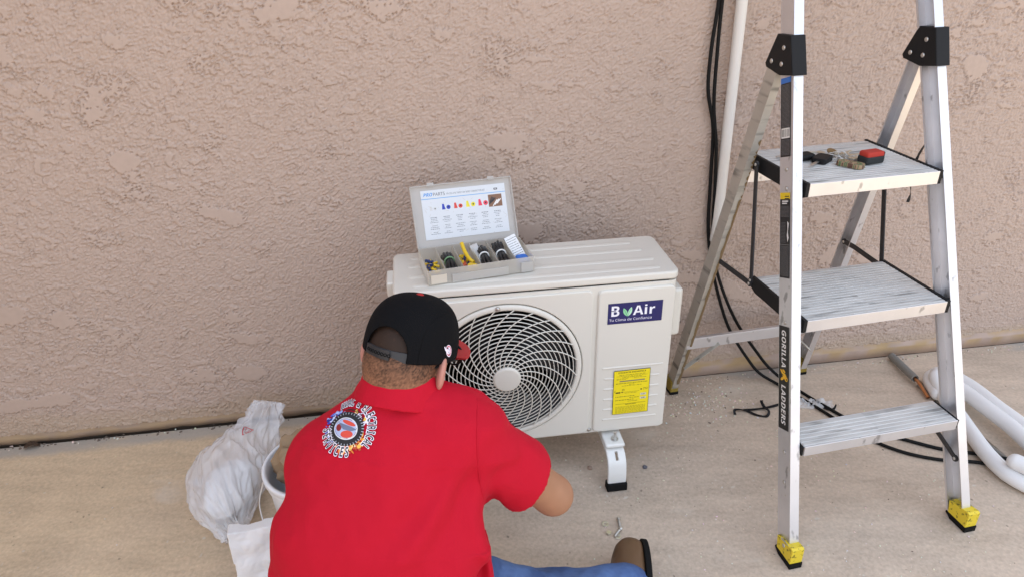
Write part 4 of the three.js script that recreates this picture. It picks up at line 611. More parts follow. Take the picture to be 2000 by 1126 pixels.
// ---------------------------------------------------------------- bag, bucket and wrapping on the left
{
  const bag = thing('plastic_bag', 'crinkled translucent white plastic bag slumped by the bucket', 'bag', [-0.80, 0, 0.40]);
  const sp = [[-0.748, 0.022, 0.585, 0.015, 0.016], [-0.762, 0.04, 0.55, 0.04, 0.036], [-0.782, 0.066, 0.48, 0.082, 0.064], [-0.79, 0.084, 0.40, 0.102, 0.082], [-0.768, 0.092, 0.325, 0.092, 0.084], [-0.735, 0.112, 0.27, 0.066, 0.07], [-0.705, 0.148, 0.225, 0.048, 0.046], [-0.690, 0.180, 0.198, 0.040, 0.03], [-0.684, 0.200, 0.18, 0.028, 0.012]];
  const cc = new THREE.CatmullRomCurve3(sp.map((q) => V(q[0], q[1], q[2])), false, 'centripetal'), cr = new THREE.CatmullRomCurve3(sp.map((q) => V(q[3], q[4], 0)), false, 'centripetal');
  const nu = 150, nv = 200, pos = [], ix = [];
  for (let i = 0; i <= nu; i++) {
    const t = i / nu, c = cc.getPoint(t), r = cr.getPoint(t), T = cc.getTangent(clamp(t, 0.002, 0.998)), S = T.clone().cross(V(0, 1, 0)).normalize(), N = S.clone().cross(T).normalize();
    for (let j = 0; j <= nv; j++) {
      const a = j / nv * Math.PI * 2, ca = Math.cos(a), sa = Math.sin(a);
      const rid = (f, g, s) => 1 - 2.2 * Math.abs(n3(ca * f + t * g, sa * f - t * g * 0.6, t * g + s));
      const pl = sstep(0.5, 0.85, t), d = 0.013 * rid(2.0, 5, 1) + 0.007 * rid(4.2, 7, 4) + 0.003 * rid(9, 12, 8) + pl * 0.006 * Math.sin(a * 9 + 2 * n3(a, t * 5, 1));
      const p = c.clone().addScaledVector(S, ca * (r.x + d)).addScaledVector(N, sa * (r.y + d * 0.9)); p.y = Math.max(p.y, 0.0015 + 0.001 * (rid(6, 20, 2) + 1)); pos.push(p.x + 0.80, p.y, p.z - 0.40);
      if (i < nu && j < nv) { const q = i * (nv + 1) + j; ix.push(q, q + nv + 1, q + 1, q + 1, q + nv + 1, q + nv + 2); }
    }
  }
  const g = new THREE.BufferGeometry(); g.setAttribute('position', new THREE.Float32BufferAttribute(pos, 3)); g.setIndex(ix); g.computeVertexNormals();
  const film = part('film', g, phy(C(0.95, 0.95, 0.96), 0.12, { transmission: 0.66, thickness: 0, ior: 1.45, side: THREE.DoubleSide }), bag);
  part('bag_ear', (() => { const q = new THREE.ConeGeometry(0.022, 0.05, 14, 6, true).rotateZ(1.3), p = q.attributes.position; for (let i = 0; i < p.count; i++) p.setY(i, p.getY(i) * 0.6 + 0.004 * n3(p.getX(i) * 120, p.getZ(i) * 120, 2)); q.computeVertexNormals(); return q; })().translate(-0.098, 0.06, -0.03), M.film, bag);
  const inner = solo('wrapped_parcel', nets((x, y, z) => { const d = ell(x, y, z, [0, 0, 0], [0.074, 0.052, 0.108]); return d - 0.016 * n3(x * 15 + 2, y * 15, z * 13) - 0.009 * Math.abs(n3(x * 32, y * 32, z * 32)); }, [-0.12, -0.09, -0.16], [0.12, 0.09, 0.16], 0.005).translate(-0.788, 0.064, 0.415), M.whitePaper, 'white paper bundle inside the translucent plastic bag', 'parcel');
  scene.updateMatrixWorld(true);
  const mark = canvasTex(256, 256, (c) => { c.clearRect(0, 0, 256, 256); c.strokeStyle = '#b01830'; c.lineWidth = 14; c.beginPath(); c.moveTo(30, 200); c.lineTo(128, 30); c.lineTo(226, 200); c.closePath(); c.stroke(); c.fillStyle = '#b01830'; c.font = 'bold 44px sans-serif'; c.textAlign = 'center'; c.fillText('20', 128, 130); c.font = 'bold 36px sans-serif'; c.fillText('PE-LD', 128, 182); c.clearRect(112, 24, 34, 16); c.clearRect(60, 192, 24, 16); });
  const rc = new THREE.Raycaster(V(-0.735, 0.5, 0.38), V(0, -1, -0.25).normalize()), hit = rc.intersectObject(film)[0];
  if (hit) { const dg = new DecalGeometry(film, hit.point, new THREE.Euler(-1.0, 0, 0.55), V(0.042, 0.042, 0.06)); dg.translate(0.80, 0.0012, -0.40 + 0.0006); part('printed_mark', dg, std(0xffffff, 0.6, 0, { map: mark, transparent: true, polygonOffset: true, polygonOffsetFactor: -2 }), film); }
  // bucket with brown paper
  const bk = thing('bucket', 'white plastic bucket half hidden behind the person', 'bucket', [-0.485, 0, 0.60]);
  part('pail', new THREE.LatheGeometry([[0, 0.003], [0.108, 0.003], [0.111, 0.0], [0.114, 0.004], [0.128, 0.245], [0.133, 0.245], [0.134, 0.262], [0.129, 0.262], [0.129, 0.266], [0.139, 0.268], [0.1395, 0.280], [0.136, 0.284], [0.128, 0.282], [0.124, 0.25], [0.110, 0.008], [0, 0.008]].map(([a, b]) => new THREE.Vector2(a, b)), 64), std(C(0.80, 0.82, 0.84), 0.4), bk);
  part('handle', tube([[-0.136, 0.255, 0.03], [-0.15, 0.2, 0.06], [-0.11, 0.14, 0.13], [0, 0.12, 0.165], [0.11, 0.14, 0.13], [0.15, 0.2, 0.06], [0.136, 0.255, 0.03]], 0.0022, 50, 8), M.steel, bk);
  const crush = () => {                                                // loosely balled kraft paper: sheets folded into sharp facets
    const g = new THREE.IcosahedronGeometry(1, 5), p = g.attributes.position;
    for (let i = 0; i < p.count; i++) { const x = p.getX(i), y = p.getY(i), z = p.getZ(i); const k = 0.064 + 0.022 * (1 - 2.4 * Math.abs(n3(x * 1.7 + 3, y * 1.7, z * 1.7))) + 0.014 * (1 - 2.4 * Math.abs(n3(x * 4 + 8, y * 4, z * 4))) + 0.005 * n3(x * 11, y * 11, z * 11); p.setXYZ(i, x * k * 0.92, y * k * 1.2, z * k); }
    g.computeVertexNormals(); return g;
  };
  solo('brown_paper', crush().translate(-0.515, 0.255, 0.575), M.brownPaper, 'crumpled brown paper stuffed in the white bucket', 'paper');
  // leaning white foam pouch
  const fg = nets((x, y, z) => { const q = Math.max(Math.abs(x) - 0.098, Math.abs(y) - 0.1, Math.abs(z) - 0.012); return q - 0.008 - 0.006 * n3(x * 22, y * 22, z * 10 + 2) - 0.003 * Math.abs(n3(x * 50, y * 50, 4)); }, [-0.13, -0.135, -0.04], [0.13, 0.135, 0.04], 0.004);
  solo('foam_pouch', fg.rotateX(-0.22).rotateY(0.1).translate(-0.585, 0.112, 0.765), std(C(0.80, 0.80, 0.79), 0.65), 'white foam packing pouch leaning in front of the bucket', 'pouch');
}
// ---------------------------------------------------------------- the person crouched at the unit
{
  const BASE = [-0.26, 0, 1.08];
  const man = thing('person', 'person in red polo shirt and black cap sitting at the air conditioner', 'person', BASE);
  const local = (g) => g.translate(-BASE[0], -BASE[1], -BASE[2]);
  // joints, in metres
  const HEAD = V(-0.190, 0.797, 0.930), C7 = [-0.214, 0.735, 0.985];
  const SR = [-0.094, 0.652, 1.005], ER = [0.100, 0.431, 0.985], WR = [-0.005, 0.365, 0.775];
  const SL = [-0.372, 0.605, 0.985], EL = [-0.372, 0.46, 0.825], WLf = [-0.19, 0.36, 0.70];
  const spine = [[-0.295, 0.05, 1.13, 0.222, 0.145], [-0.298, 0.28, 1.135, 0.232, 0.148], [-0.280, 0.49, 1.085, 0.216, 0.135], [-0.240, 0.64, 1.015, 0.165, 0.112], [-0.222, 0.735, 0.975, 0.085, 0.072]];
  const hd = 0.16, RT = V(Math.cos(hd), 0, Math.sin(hd));
  const torso = (x, y, z) => {
    let best = 1e9, bt = null;
    for (let i = 0; i < 4; i++) { const a = spine[i], b = spine[i + 1], bx = b[0] - a[0], by = b[1] - a[1], bz = b[2] - a[2], t = clamp(((x - a[0]) * bx + (y - a[1]) * by + (z - a[2]) * bz) / (bx * bx + by * by + bz * bz)); const px = x - a[0] - t * bx, py = y - a[1] - t * by, pz = z - a[2] - t * bz, d = px * px + py * py + pz * pz; if (d < best) { best = d; bt = [px, py, pz, mix(a[3], b[3], t), mix(a[4], b[4], t)]; } }
    const [px, py, pz, A, B] = bt, l = px * RT.x + pz * RT.z, r2 = Math.max(0, px * px + py * py + pz * pz - l * l), k = Math.sqrt((l / A) ** 2 + r2 / (B * B));
    return (k - 1) * Math.min(A, B);
  };
  const at = (a, b, t) => [mix(a[0], b[0], t), mix(a[1], b[1], t), mix(a[2], b[2], t)];
  const planeCut = (x, y, z, p, n) => (x - p[0]) * n.x + (y - p[1]) * n.y + (z - p[2]) * n.z;
  const dirR = V(ER[0] - SR[0], ER[1] - SR[1], ER[2] - SR[2]).normalize(), dirL = V(EL[0] - SL[0], EL[1] - SL[1], EL[2] - SL[2]).normalize();
  const hemR = at(SR, ER, 0.69), hemL = at(SL, EL, 0.8), hemN = V(dirR.x + 0.10, dirR.y + 0.12, dirR.z - 0.05).normalize();
  const folds = (x, y, z) => {
    const side = sstep(-0.16, -0.05, x) * sstep(-0.01, -0.05, x) * sstep(0.60, 0.45, y), arm = sstep(-0.10, -0.02, x) * sstep(0.50, 0.60, y), neck = sstep(0.12, 0.02, Math.hypot(x + 0.21, (y - 0.74) * 1.2, (z - 1.04)));
    const low = sstep(0.6, 0.4, y);
    return 0.009 * side * Math.sin(x * 85 + y * 22 + 3 * n3(x * 6, y * 5, z * 6)) + 0.0028 * arm * Math.sin((x * 0.6 + y) * 70 + 4 * n3(x * 9, y * 9, z * 9)) + 0.0055 * neck * Math.sin(y * 95 + x * 30 + 3 * n3(x * 12, y * 12, 2)) + 0.006 * low * n3(x * 8, y * 5, z * 8) + 0.0055 * n3(x * 13, y * 9, z * 13) + 0.0075 * sstep(-0.36, -0.14, x) * sstep(-0.03, -0.09, x) * sstep(0.70, 0.58, y) * Math.sin((x * 0.75 - y) * 46 + 5 * n3(x * 5, y * 5, z * 5)) * sstep(-0.2, 0.3, n3(x * 7, y * 7, 3.3) + 0.1) + 0.0022 * n3(x * 34, y * 24, z * 34);
  };
  const shirtF = (x, y, z) => {
    let d = torso(x, y, z);
    d = smin(d, cap(x, y, z, [-0.30, 0.635, 1.0], [-0.14, 0.66, 1.012], 0.070, 0.070), 0.07);
    d = smin(d, cap(x, y, z, SL, SR, 0.06, 0.06), 0.06);
    let sr = cap(x, y, z, SR, ER, 0.073, 0.078); sr = smax(sr, planeCut(x, y, z, hemR, hemN), 0.006);
    let sl = cap(x, y, z, SL, EL, 0.072, 0.072); sl = smax(sl, planeCut(x, y, z, hemL, dirL), 0.006);
    d = smin(d, sr, 0.075); d = smin(d, sl, 0.045);
    d = smax(d, 0.10 - y, 0.02);
    return d + folds(x, y, z);
  };
  const cloth = dataTex(256, 256, (u, v, i, j) => { const q = 0.5 + 0.25 * ((i + j) % 2 ? 1 : -1) + 0.2 * fbm(u * 30, v * 30, 1, 2); return [q, q, q]; });
  cloth.repeat.set(8, 8);
  const red = phy(C(0.48, 0.006, 0.022), 0.85, { specularIntensity: 0.35, sheen: 0.12, sheenRoughness: 0.5, sheenColor: C(0.9, 0.25, 0.3), bumpMap: cloth, bumpScale: 0.0004 });
  const shirt = part('polo_shirt', local(nets(shirtF, [-0.56, 0.06, 0.72], [0.2, 0.85, 1.34], 0.0072)), red, man);
  // collar
  const up = V(HEAD.x - C7[0], 0.085, HEAD.z - C7[2] + 0.01).normalize(), cc0 = V(-0.213, 0.748, 0.972);
  const colF = (x, y, z) => {
    const px = x - cc0.x, py = y - cc0.y, pz = z - cc0.z, h = px * up.x + py * up.y + pz * up.z, qx = px - h * up.x, qy = py - h * up.y, qz = pz - h * up.z;
    const l = qx * RT.x + qz * RT.z, rest = Math.sqrt(Math.max(0, qx * qx + qy * qy + qz * qz - l * l)), R = 0.077 - 0.22 * h + 0.0015 * n3(x * 40, y * 40, z * 40);
    const rad = Math.hypot(l / 1.06, rest) - R;
    return smax(Math.abs(rad) - 0.0035, Math.max(h - 0.045 - 0.004 * n3(x * 14, 3, z * 14), -0.028 - h), 0.004);
  };
  part('collar', local(nets(colF, [-0.34, 0.64, 0.84], [-0.09, 0.88, 1.10], 0.0035)), red, shirt);
  // skin: head, neck, arms, hands
  const hq = new THREE.Quaternion().setFromEuler(new THREE.Euler(-0.38, -0.57, -0.06, 'YXZ')), hm = new THREE.Matrix4().compose(HEAD, hq, V(1, 1, 1)), hi = hm.clone().invert(), E = hi.elements;
  const toH = (x, y, z) => [E[0] * x + E[4] * y + E[8] * z + E[12], E[1] * x + E[5] * y + E[9] * z + E[13], E[2] * x + E[6] * y + E[10] * z + E[14]];
  const headF = (x, y, z) => {
    let d = ell(x, y, z, [0, 0.028, 0.008], [0.0765, 0.092, 0.096]);
    d = smin(d, ell(x, y, z, [0, -0.045, -0.032], [0.057, 0.07, 0.062]), 0.04);
    d = smin(d, ell(x, y, z, [0, -0.02, 0.045], [0.06, 0.06, 0.045]), 0.04);
    d = smin(d, cap(x, y, z, [0, 0.012, -0.088], [0, -0.022, -0.106], 0.008, 0.0135), 0.012);
    d = smin(d, ell(x, y, z, [0, -0.052, -0.088], [0.024, 0.009, 0.01]), 0.008);
    for (const s of [-1, 1]) { d = smax(d, -ell(x, y, z, [s * 0.031, 0.008, -0.098], [0.018, 0.011, 0.014]), 0.01); d = smin(d, ell(x, y, z, [s * 0.031, 0.007, -0.079], [0.013, 0.011, 0.012]), 0.003);
      const a = s * 0.45, ex = x - s * 0.0835, ey = y + 0.004, ez = z - 0.012, rx = ex * Math.cos(a) - ez * Math.sin(a), rz = ex * Math.sin(a) + ez * Math.cos(a);
      let ear = ell(rx, ey, rz, [0, 0, 0.006], [0.0085, 0.034, 0.0205]); ear = smax(ear, -ell(rx, ey, rz, [s * 0.008, 0.003, 0.002], [0.007, 0.021, 0.011]), 0.004); d = smin(d, ear, 0.006); }
    return d;
  };
  const neckTop = V(0, -0.02, 0.035).applyMatrix4(hm);
  const fingers = (W, F, U, S) => { // wrist, forward, up and thumb-side directions -> capsules
    const out = [], P = (f, u, s) => [W.x + F.x * f + U.x * u + S.x * s, W.y + F.y * f + U.y * u + S.y * s, W.z + F.z * f + U.z * u + S.z * s];
    for (const [i, L] of [[0, 0.072], [1, 0.08], [2, 0.075], [3, 0.06]]) { const s = 0.030 - i * 0.020; out.push([P(0.085, 0, s), P(0.085 + L * 0.5, -0.014, s * 1.05), 0.0092, 0.0085], [P(0.085 + L * 0.5, -0.014, s * 1.05), P(0.085 + L * 0.78, -0.038, s * 1.05), 0.0085, 0.0078], [P(0.085 + L * 0.78, -0.038, s * 1.05), P(0.085 + L * 0.8, -0.058, s), 0.0078, 0.007]); }
    out.push([P(0.02, -0.005, 0.03), P(0.055, -0.022, 0.055), 0.0125, 0.0105], [P(0.055, -0.022, 0.055), P(0.085, -0.034, 0.058), 0.0105, 0.0085]);
    return out;
  };
  const hand = (W, F) => { const f = F.clone().normalize(), s0 = V(0, 1, 0).cross(f).normalize(); return { f, caps: fingers(V(...W), f, f.clone().cross(s0).normalize(), s0.multiplyScalar(W[0] > -0.1 ? 1 : -1)) }; };
  const hR = hand(WR, V(-0.25, -0.3, -0.9)), hL = hand(WLf, V(0.35, -0.25, -0.9));
  const limb = (x, y, z, S, El, W, h) => {
    let d = cap(x, y, z, S, at(S, El, 0.55), 0.055, 0.052); d = smin(d, cap(x, y, z, at(S, El, 0.5), El, 0.052, 0.044), 0.02);
    d = smin(d, cap(x, y, z, El, at(El, W, 0.35), 0.043, 0.047), 0.015); d = smin(d, cap(x, y, z, at(El, W, 0.35), W, 0.047, 0.028), 0.02);
    return d;
  };
  const handF = (h, W) => (x, y, z) => {
    const E1 = [W[0] + h.f.x * 0.08, W[1] + h.f.y * 0.08, W[2] + h.f.z * 0.08], S = V(0, 1, 0).cross(h.f).normalize();
    let d = cap(x, y, z, W, E1, 0.0265, 0.016); for (const o of [-0.026, -0.009, 0.009, 0.026]) d = smin(d, cap(x, y, z, [W[0] + S.x * o * 0.6, W[1] + S.y * o * 0.6, W[2] + S.z * o * 0.6], [E1[0] + S.x * o, E1[1] + S.y * o, E1[2] + S.z * o], 0.017, 0.0125), 0.012);
    let q = 1e9; for (const [a, b, ra, rb] of h.caps) q = Math.min(q, cap(x, y, z, a, b, ra, rb)); return smin(d, q, 0.007);
  };
  const skinCol = (x, y, z) => {
    const [hx, hy, hz] = toH(x, y, z), n = n3(x * 300, y * 300, z * 300), m = n3(x * 40, y * 40, z * 40);
    const nearHead = Math.hypot(hx, hy, hz) < 0.15 ? 1 : 0;
    let r = 0.37 + 0.03 * m, g = 0.185 + 0.015 * m, b = 0.105 + 0.01 * m;
    if (nearHead) {
      r *= 1.05; const ear = sstep(0.078, 0.083, Math.abs(hx)); r = mix(r, 0.50, ear); g = mix(g, 0.235, ear); b = mix(b, 0.185, ear);
      const hair = (1 - ear) * sstep(-0.045, 0.0, hz + 0.3 * Math.max(0, hy - 0.02)) * clamp(0.46 + 0.44 * sstep(-0.05, 0.035, hy - 0.1 * Math.max(0, hz)) + 0.4 * sstep(0.015, 0.045, hy) + 0.5 * n + 0.25 * m);   // cropped hair, denser towards the crown
      r = mix(r, 0.014, hair * 0.95); g = mix(g, 0.010, hair * 0.95); b = mix(b, 0.008, hair * 0.95);
    }
    return [r, g, b];
  };
  const boundsOf = (W) => [[W[0] - 0.16, W[1] - 0.16, W[2] - 0.2], [W[0] + 0.16, W[1] + 0.1, W[2] + 0.06]];
  const headW = nets((x, y, z) => { const [a, b, c] = toH(x, y, z); let d = headF(a, b, c); return smin(d, cap(x, y, z, [neckTop.x, neckTop.y, neckTop.z], [-0.222, 0.70, 0.985], 0.061, 0.067), 0.03); }, [-0.34, 0.63, 0.78], [-0.04, 0.95, 1.06], 0.0032, skinCol);
  const armR = nets((x, y, z) => limb(x, y, z, SR, ER, WR, hR), [-0.2, 0.28, 0.68], [0.18, 0.78, 1.1], 0.006, skinCol), armL = nets((x, y, z) => limb(x, y, z, SL, EL, WLf, hL), [-0.48, 0.28, 0.62], [-0.12, 0.74, 1.08], 0.007, skinCol);
  const hg = [[hR, WR], [hL, WLf]].map(([h, W]) => { const [lo, hi2] = boundsOf(W); return nets(handF(h, W), lo, hi2, 0.0035, skinCol); });
  const body = mergeGeometries([headW, armR, armL, ...hg]);
  part('body', local(body), phy(0xffffff, 0.62, { vertexColors: true, specularIntensity: 0.4 }), man);
  // cap
  const capG = new THREE.Group(); capG.name = 'cap'; man.add(capG); capG.position.set(HEAD.x - BASE[0], HEAD.y - BASE[1], HEAD.z - BASE[2]); capG.quaternion.copy(hq);
  const mesh = phy(C(0.006, 0.006, 0.007), 0.9, { specularIntensity: 0.22, bumpMap: dataTex(128, 128, (u, v) => { const q = 0.5 + 0.5 * Math.sin(u * 6.283 * 32) * (0.6 + 0.4 * Math.sin(v * 6.283 * 32)); return [q, q, q]; }), bumpScale: 0.0012 });
  mesh.bumpMap.repeat.set(12, 12);
  const crownD = (x, y, z) => { const X = Math.abs(x) / 0.0885, Y = Math.max(0, y - 0.012) / 0.118, Z = Math.abs(z - 0.002) / (z > 0 ? 0.106 : 0.108), k = Math.pow(Math.pow(Math.hypot(X, Z), 2.7) + Math.pow(Y, 2.7), 1 / 2.7); return (k - 1) * 0.09; };
  const crown = (x, y, z) => {
    let d = Math.abs(crownD(x, y, z)) - 0.0026;
    d = smax(d, (0.016 + 0.05 * Math.max(0, z) * 0) - y, 0.002);
    const o = (Math.hypot(x / 0.045, (y - 0.028) / 0.050) - 1) * 0.045; if (z > 0) d = smax(d, -o, 0.003);
    return d;
  };
  const crownM = part('crown', nets(crown, [-0.1, 0.0, -0.122], [0.1, 0.142, 0.12], 0.0026), mesh, capG);
  part('button', new THREE.SphereGeometry(0.0085, 18, 10).scale(1, 0.6, 1).translate(0, 0.1315, 0.002), std(C(0.42, 0.012, 0.012), 0.6), capG);
  { // brim
    const nu = 30, nv = 12, p = [], ix = [];
    for (const [side, dy] of [[0, 0], [1, -0.003]]) for (let i = 0; i <= nu; i++) for (let j = 0; j <= nv; j++) { const a = mix(-1.25, 1.25, i / nu), t = j / nv, L = 0.070 * Math.pow(Math.cos(a * 0.9), 0.55), r0x = 0.086, r0z = 0.103, x = Math.sin(a) * (r0x + L * t * 0.30), z = -Math.cos(a) * r0z - L * t * 0.98 * Math.cos(a * 0.5); p.push(x, 0.018 + dy + 0.004 * t - 0.9 * x * x * t, z); }
    const o = (nu + 1) * (nv + 1), q = (s, i, j) => s * o + i * (nv + 1) + j;
    for (let i = 0; i < nu; i++) for (let j = 0; j < nv; j++) { ix.push(q(0, i, j), q(0, i, j + 1), q(0, i + 1, j), q(0, i + 1, j), q(0, i, j + 1), q(0, i + 1, j + 1)); ix.push(q(1, i, j), q(1, i + 1, j), q(1, i, j + 1), q(1, i + 1, j), q(1, i + 1, j + 1), q(1, i, j + 1)); }
    for (let i = 0; i < nu; i++) ix.push(q(0, i, nv), q(1, i, nv), q(0, i + 1, nv), q(0, i + 1, nv), q(1, i, nv), q(1, i + 1, nv));
    const g = new THREE.BufferGeometry(); g.setAttribute('position', new THREE.Float32BufferAttribute(p, 3)); g.setIndex(ix); const g2 = g.toNonIndexed(); g2.computeVertexNormals();
    part('brim', g2, std(C(0.42, 0.012, 0.014), 0.65, 0, { side: THREE.DoubleSide }), capG);
  }
  { // snap strap
    const pts = (a0, a1, n, k) => [...Array(n + 1)].map((_, i) => { const a = mix(a0, a1, i / n); return [Math.sin(a) * 0.0885 * k, Math.cos(a) * 0.106 * k]; });
    const band = (a0, a1, k, y, h) => { const o = pts(a0, a1, 24, k), q = pts(a0, a1, 24, k - 0.018).reverse(); return extr(poly([...o, ...q]), h, 0.0006, 1).rotateX(Math.PI / 2).translate(0, y + h, 0); };
    const strap = part('snap_strap', band(-0.62, 0.62, 1.0, 0.0165, 0.019), M.blackSteel, capG);
    part('strap_overlap', band(-0.62, 0.16, 1.028, 0.017, 0.018), std(C(0.02, 0.021, 0.024), 0.42), strap);
    for (let k = 0; k < 8; k++) { const a = -0.42 + k * 0.082; part('snap', new THREE.TorusGeometry(0.0028, 0.0009, 6, 14).rotateY(a).translate(Math.sin(a) * 0.0885 * 1.032, 0.026, Math.cos(a) * 0.106 * 1.032), M.rubber, strap); }
  }
  const emblem = canvasTex(256, 320, (c) => { c.clearRect(0, 0, 256, 320); c.fillStyle = '#e9e4f3'; c.beginPath(); c.ellipse(130, 170, 92, 128, 0, 0, 7); c.fill(); c.fillRect(30, 18, 30, 90); c.strokeStyle = '#c0223a'; c.lineWidth = 20; c.beginPath(); c.ellipse(132, 168, 66, 100, 0, -2.4, 2.9); c.stroke(); c.fillStyle = '#1b1a2c'; c.beginPath(); c.ellipse(120, 96, 28, 16, 0.3, 0, 7); c.fill(); c.fillRect(92, 235, 60, 16); c.strokeStyle = '#8f8aa8'; c.lineWidth = 12; c.beginPath(); c.ellipse(128, 170, 28, 44, 0, 0, 7); c.stroke(); });
  man.updateMatrixWorld(true);
  const decal = (target, from, dir, roll, w, h, d, tex, name, parentM, rough = 0.65) => {
    const rc = new THREE.Raycaster(from, dir.clone().normalize()), hit = rc.intersectObject(target)[0]; if (!hit) { console.log('no hit', name); return; }
    const n = hit.face.normal.clone().transformDirection(target.matrixWorld), o = new THREE.Object3D(); o.position.copy(hit.point); o.lookAt(hit.point.clone().add(n)); o.rotateZ(roll);
    const g = new DecalGeometry(target, hit.point, o.rotation, V(w, h, d)); const p = g.attributes.position, nn = g.attributes.normal; for (let i = 0; i < p.count; i++) p.setXYZ(i, p.getX(i) + n.x * 0.0012, p.getY(i) + n.y * 0.0012, p.getZ(i) + n.z * 0.0012);
    g.applyMatrix4(parentM.matrixWorld.clone().invert()); return part(name, g, std(0xffffff, rough, 0, { map: tex, transparent: true, polygonOffset: true, polygonOffsetFactor: -2 }), parentM);
  };
  const hv = (x, y, z) => V(x, y, z).applyMatrix4(hm), hdv = (x, y, z) => V(x, y, z).applyQuaternion(hq);
  decal(crownM, hv(0.3, 0.044, 0.016), hdv(-1, 0, 0), 0.15, 0.024, 0.034, 0.05, emblem, 'emblem', crownM);
  // spectacles
  const gl = new THREE.Group(); gl.name = 'eyeglasses'; capG.parent.add(gl); gl.position.copy(capG.position); gl.quaternion.copy(hq);
  for (const s of [-1, 1]) {
    part('temple_arm', tube([[s * 0.076, 0.006, 0.032], [s * 0.0835, 0.018, 0.012], [s * 0.082, 0.012, -0.04], [s * 0.074, 0.010, -0.098]], 0.0026, 30, 8), M.blackPlastic, gl);
    part('lens_rim', new THREE.TorusGeometry(0.025, 0.0024, 8, 36).scale(1.15, 0.9, 1).rotateY(-s * 0.28).translate(s * 0.040, 0.002, -0.114), M.blackPlastic, gl);
    part('lens', new THREE.CircleGeometry(0.0245, 32).scale(1.15, 0.9, 1).rotateY(-s * 0.28).translate(s * 0.040, 0.002, -0.1142), phy(C(0.95, 0.96, 0.97), 0.03, { transmission: 1, thickness: 0, ior: 1.45, side: THREE.DoubleSide }), gl);
  }
  part('bridge', tube([[-0.014, 0.006, -0.120], [0, 0.010, -0.122], [0.014, 0.006, -0.120]], 0.002, 14, 8), M.blackPlastic, gl);
  // back print
  const print = canvasTex(1024, 1024, (c) => {
    c.clearRect(0, 0, 1024, 1024); c.translate(512, 512); c.save(); c.scale(1.16, 1.16); c.translate(0, -22);
    const splash = (x, y, r, n, cols) => { for (let i = 0; i < n; i++) { const a = rr(0, 6.28), q = r * Math.sqrt(rnd()); c.fillStyle = cols[Math.floor(rnd() * cols.length)]; c.beginPath(); c.ellipse(x + q * Math.cos(a), y + q * Math.sin(a), rr(8, 46), rr(6, 24), rr(0, 3), 0, 7); c.fill(); } };
    splash(-220, 70, 150, 90, ['#2a3fae', '#4d6ad6', '#9fb4ee', '#1c2a86', '#c9d4f6']); splash(-120, 190, 110, 40, ['#2a3fae', '#8fa6ee', '#e3e8fa']);
    splash(210, 60, 140, 80, ['#e9b84a', '#f2d98a', '#d97a2c', '#f6e9c0', '#b8481f']); splash(140, 190, 120, 50, ['#f0a640', '#e0702c', '#f6d890']); splash(60, -190, 130, 36, ['#e8ddea', '#c8c2dc', '#e9b84a']);
    c.lineWidth = 86; c.strokeStyle = '#17181d'; c.beginPath(); c.ellipse(0, 30, 225, 175, -0.35, 0, 7); c.stroke();
    c.strokeStyle = '#b9bdc8'; c.lineWidth = 9; for (let k = 0; k < 34; k++) { const a = k / 34 * 6.283, x = 236 * Math.cos(a), y = 190 * Math.sin(a); c.save(); c.rotate(-0.35); c.translate(0, 30); c.beginPath(); c.moveTo(x * 0.98, y * 0.98); c.lineTo(x * 1.12, y * 1.1); c.stroke(); c.restore(); }
    c.lineWidth = 14; c.strokeStyle = '#d6d9e2'; c.beginPath(); c.ellipse(0, 30, 180, 132, -0.35, 0, 7); c.stroke();
    c.fillStyle = '#aeb9d8'; c.beginPath(); c.ellipse(0, 30, 168, 120, -0.35, 0, 7); c.fill(); c.fillStyle = '#d44a3a'; c.beginPath(); c.ellipse(70, 70, 90, 46, -0.6, 0, 7); c.fill(); c.fillStyle = '#d44a3a'; c.beginPath(); c.ellipse(-10, -48, 110, 26, -0.3, 0, 7); c.fill(); c.fillStyle = '#8a1f22'; c.beginPath(); c.ellipse(-92, 82, 50, 40, 0.2, 0, 7); c.fill(); c.fillStyle = '#6c7690'; c.beginPath(); c.moveTo(-150, 40); c.lineTo(60, -40); c.lineTo(150, -60); c.lineTo(90, 10); c.lineTo(-20, 60); c.fill();
    c.restore();
    const arc = (t, r, a0, a1, inv, size, ry = 0.92) => { const n = t.length; c.textAlign = 'center'; for (let i = 0; i < n; i++) { const a = mix(a0, a1, n > 1 ? i / (n - 1) : 0.5); c.save(); c.translate(r * Math.sin(a), (inv ? 1 : -1) * r * ry * Math.cos(a)); c.rotate(inv ? -a : a); c.font = `bold ${size}px sans-serif`; c.scale(0.84, 1.45); c.lineJoin = 'round'; c.lineWidth = 17; c.strokeStyle = '#ece9f4'; c.strokeText(t[i], 0, inv ? size * 0.35 : 0); c.fillStyle = '#15161c'; c.fillText(t[i], 0, inv ? size * 0.35 : 0); c.restore(); } };
    arc('HVAC & ELECTRICAL', 366, -1.15, 1.55, false, 122); arc('SERVICES', 372, -0.82, 0.82, true, 138);
    c.strokeStyle = '#16171c'; c.lineWidth = 13; for (let i = 0; i < 15; i++) { const a = mix(-0.9, 0.66, i / 14), x = 292 * Math.sin(a), y = -278 * Math.cos(a); c.beginPath(); c.moveTo(x - 10, y + 22); c.quadraticCurveTo(x + rr(-16, 16), y - 14, x + 10, y - rr(10, 26)); c.stroke(); }
  });
  decal(shirt, V(-0.319, 1.10, 1.4), V(0, -0.95, -0.90), -0.36, 0.128, 0.134, 0.15, print, 'back_print', shirt, 0.6);
  const badge = canvasTex(128, 256, (c) => { c.clearRect(0, 0, 128, 256); c.fillStyle = '#dfe3f4'; c.fillRect(26, 20, 76, 216); c.fillStyle = '#3a55b8'; c.fillRect(44, 50, 40, 120); c.fillStyle = '#8d2230'; c.fillRect(50, 180, 30, 30); });
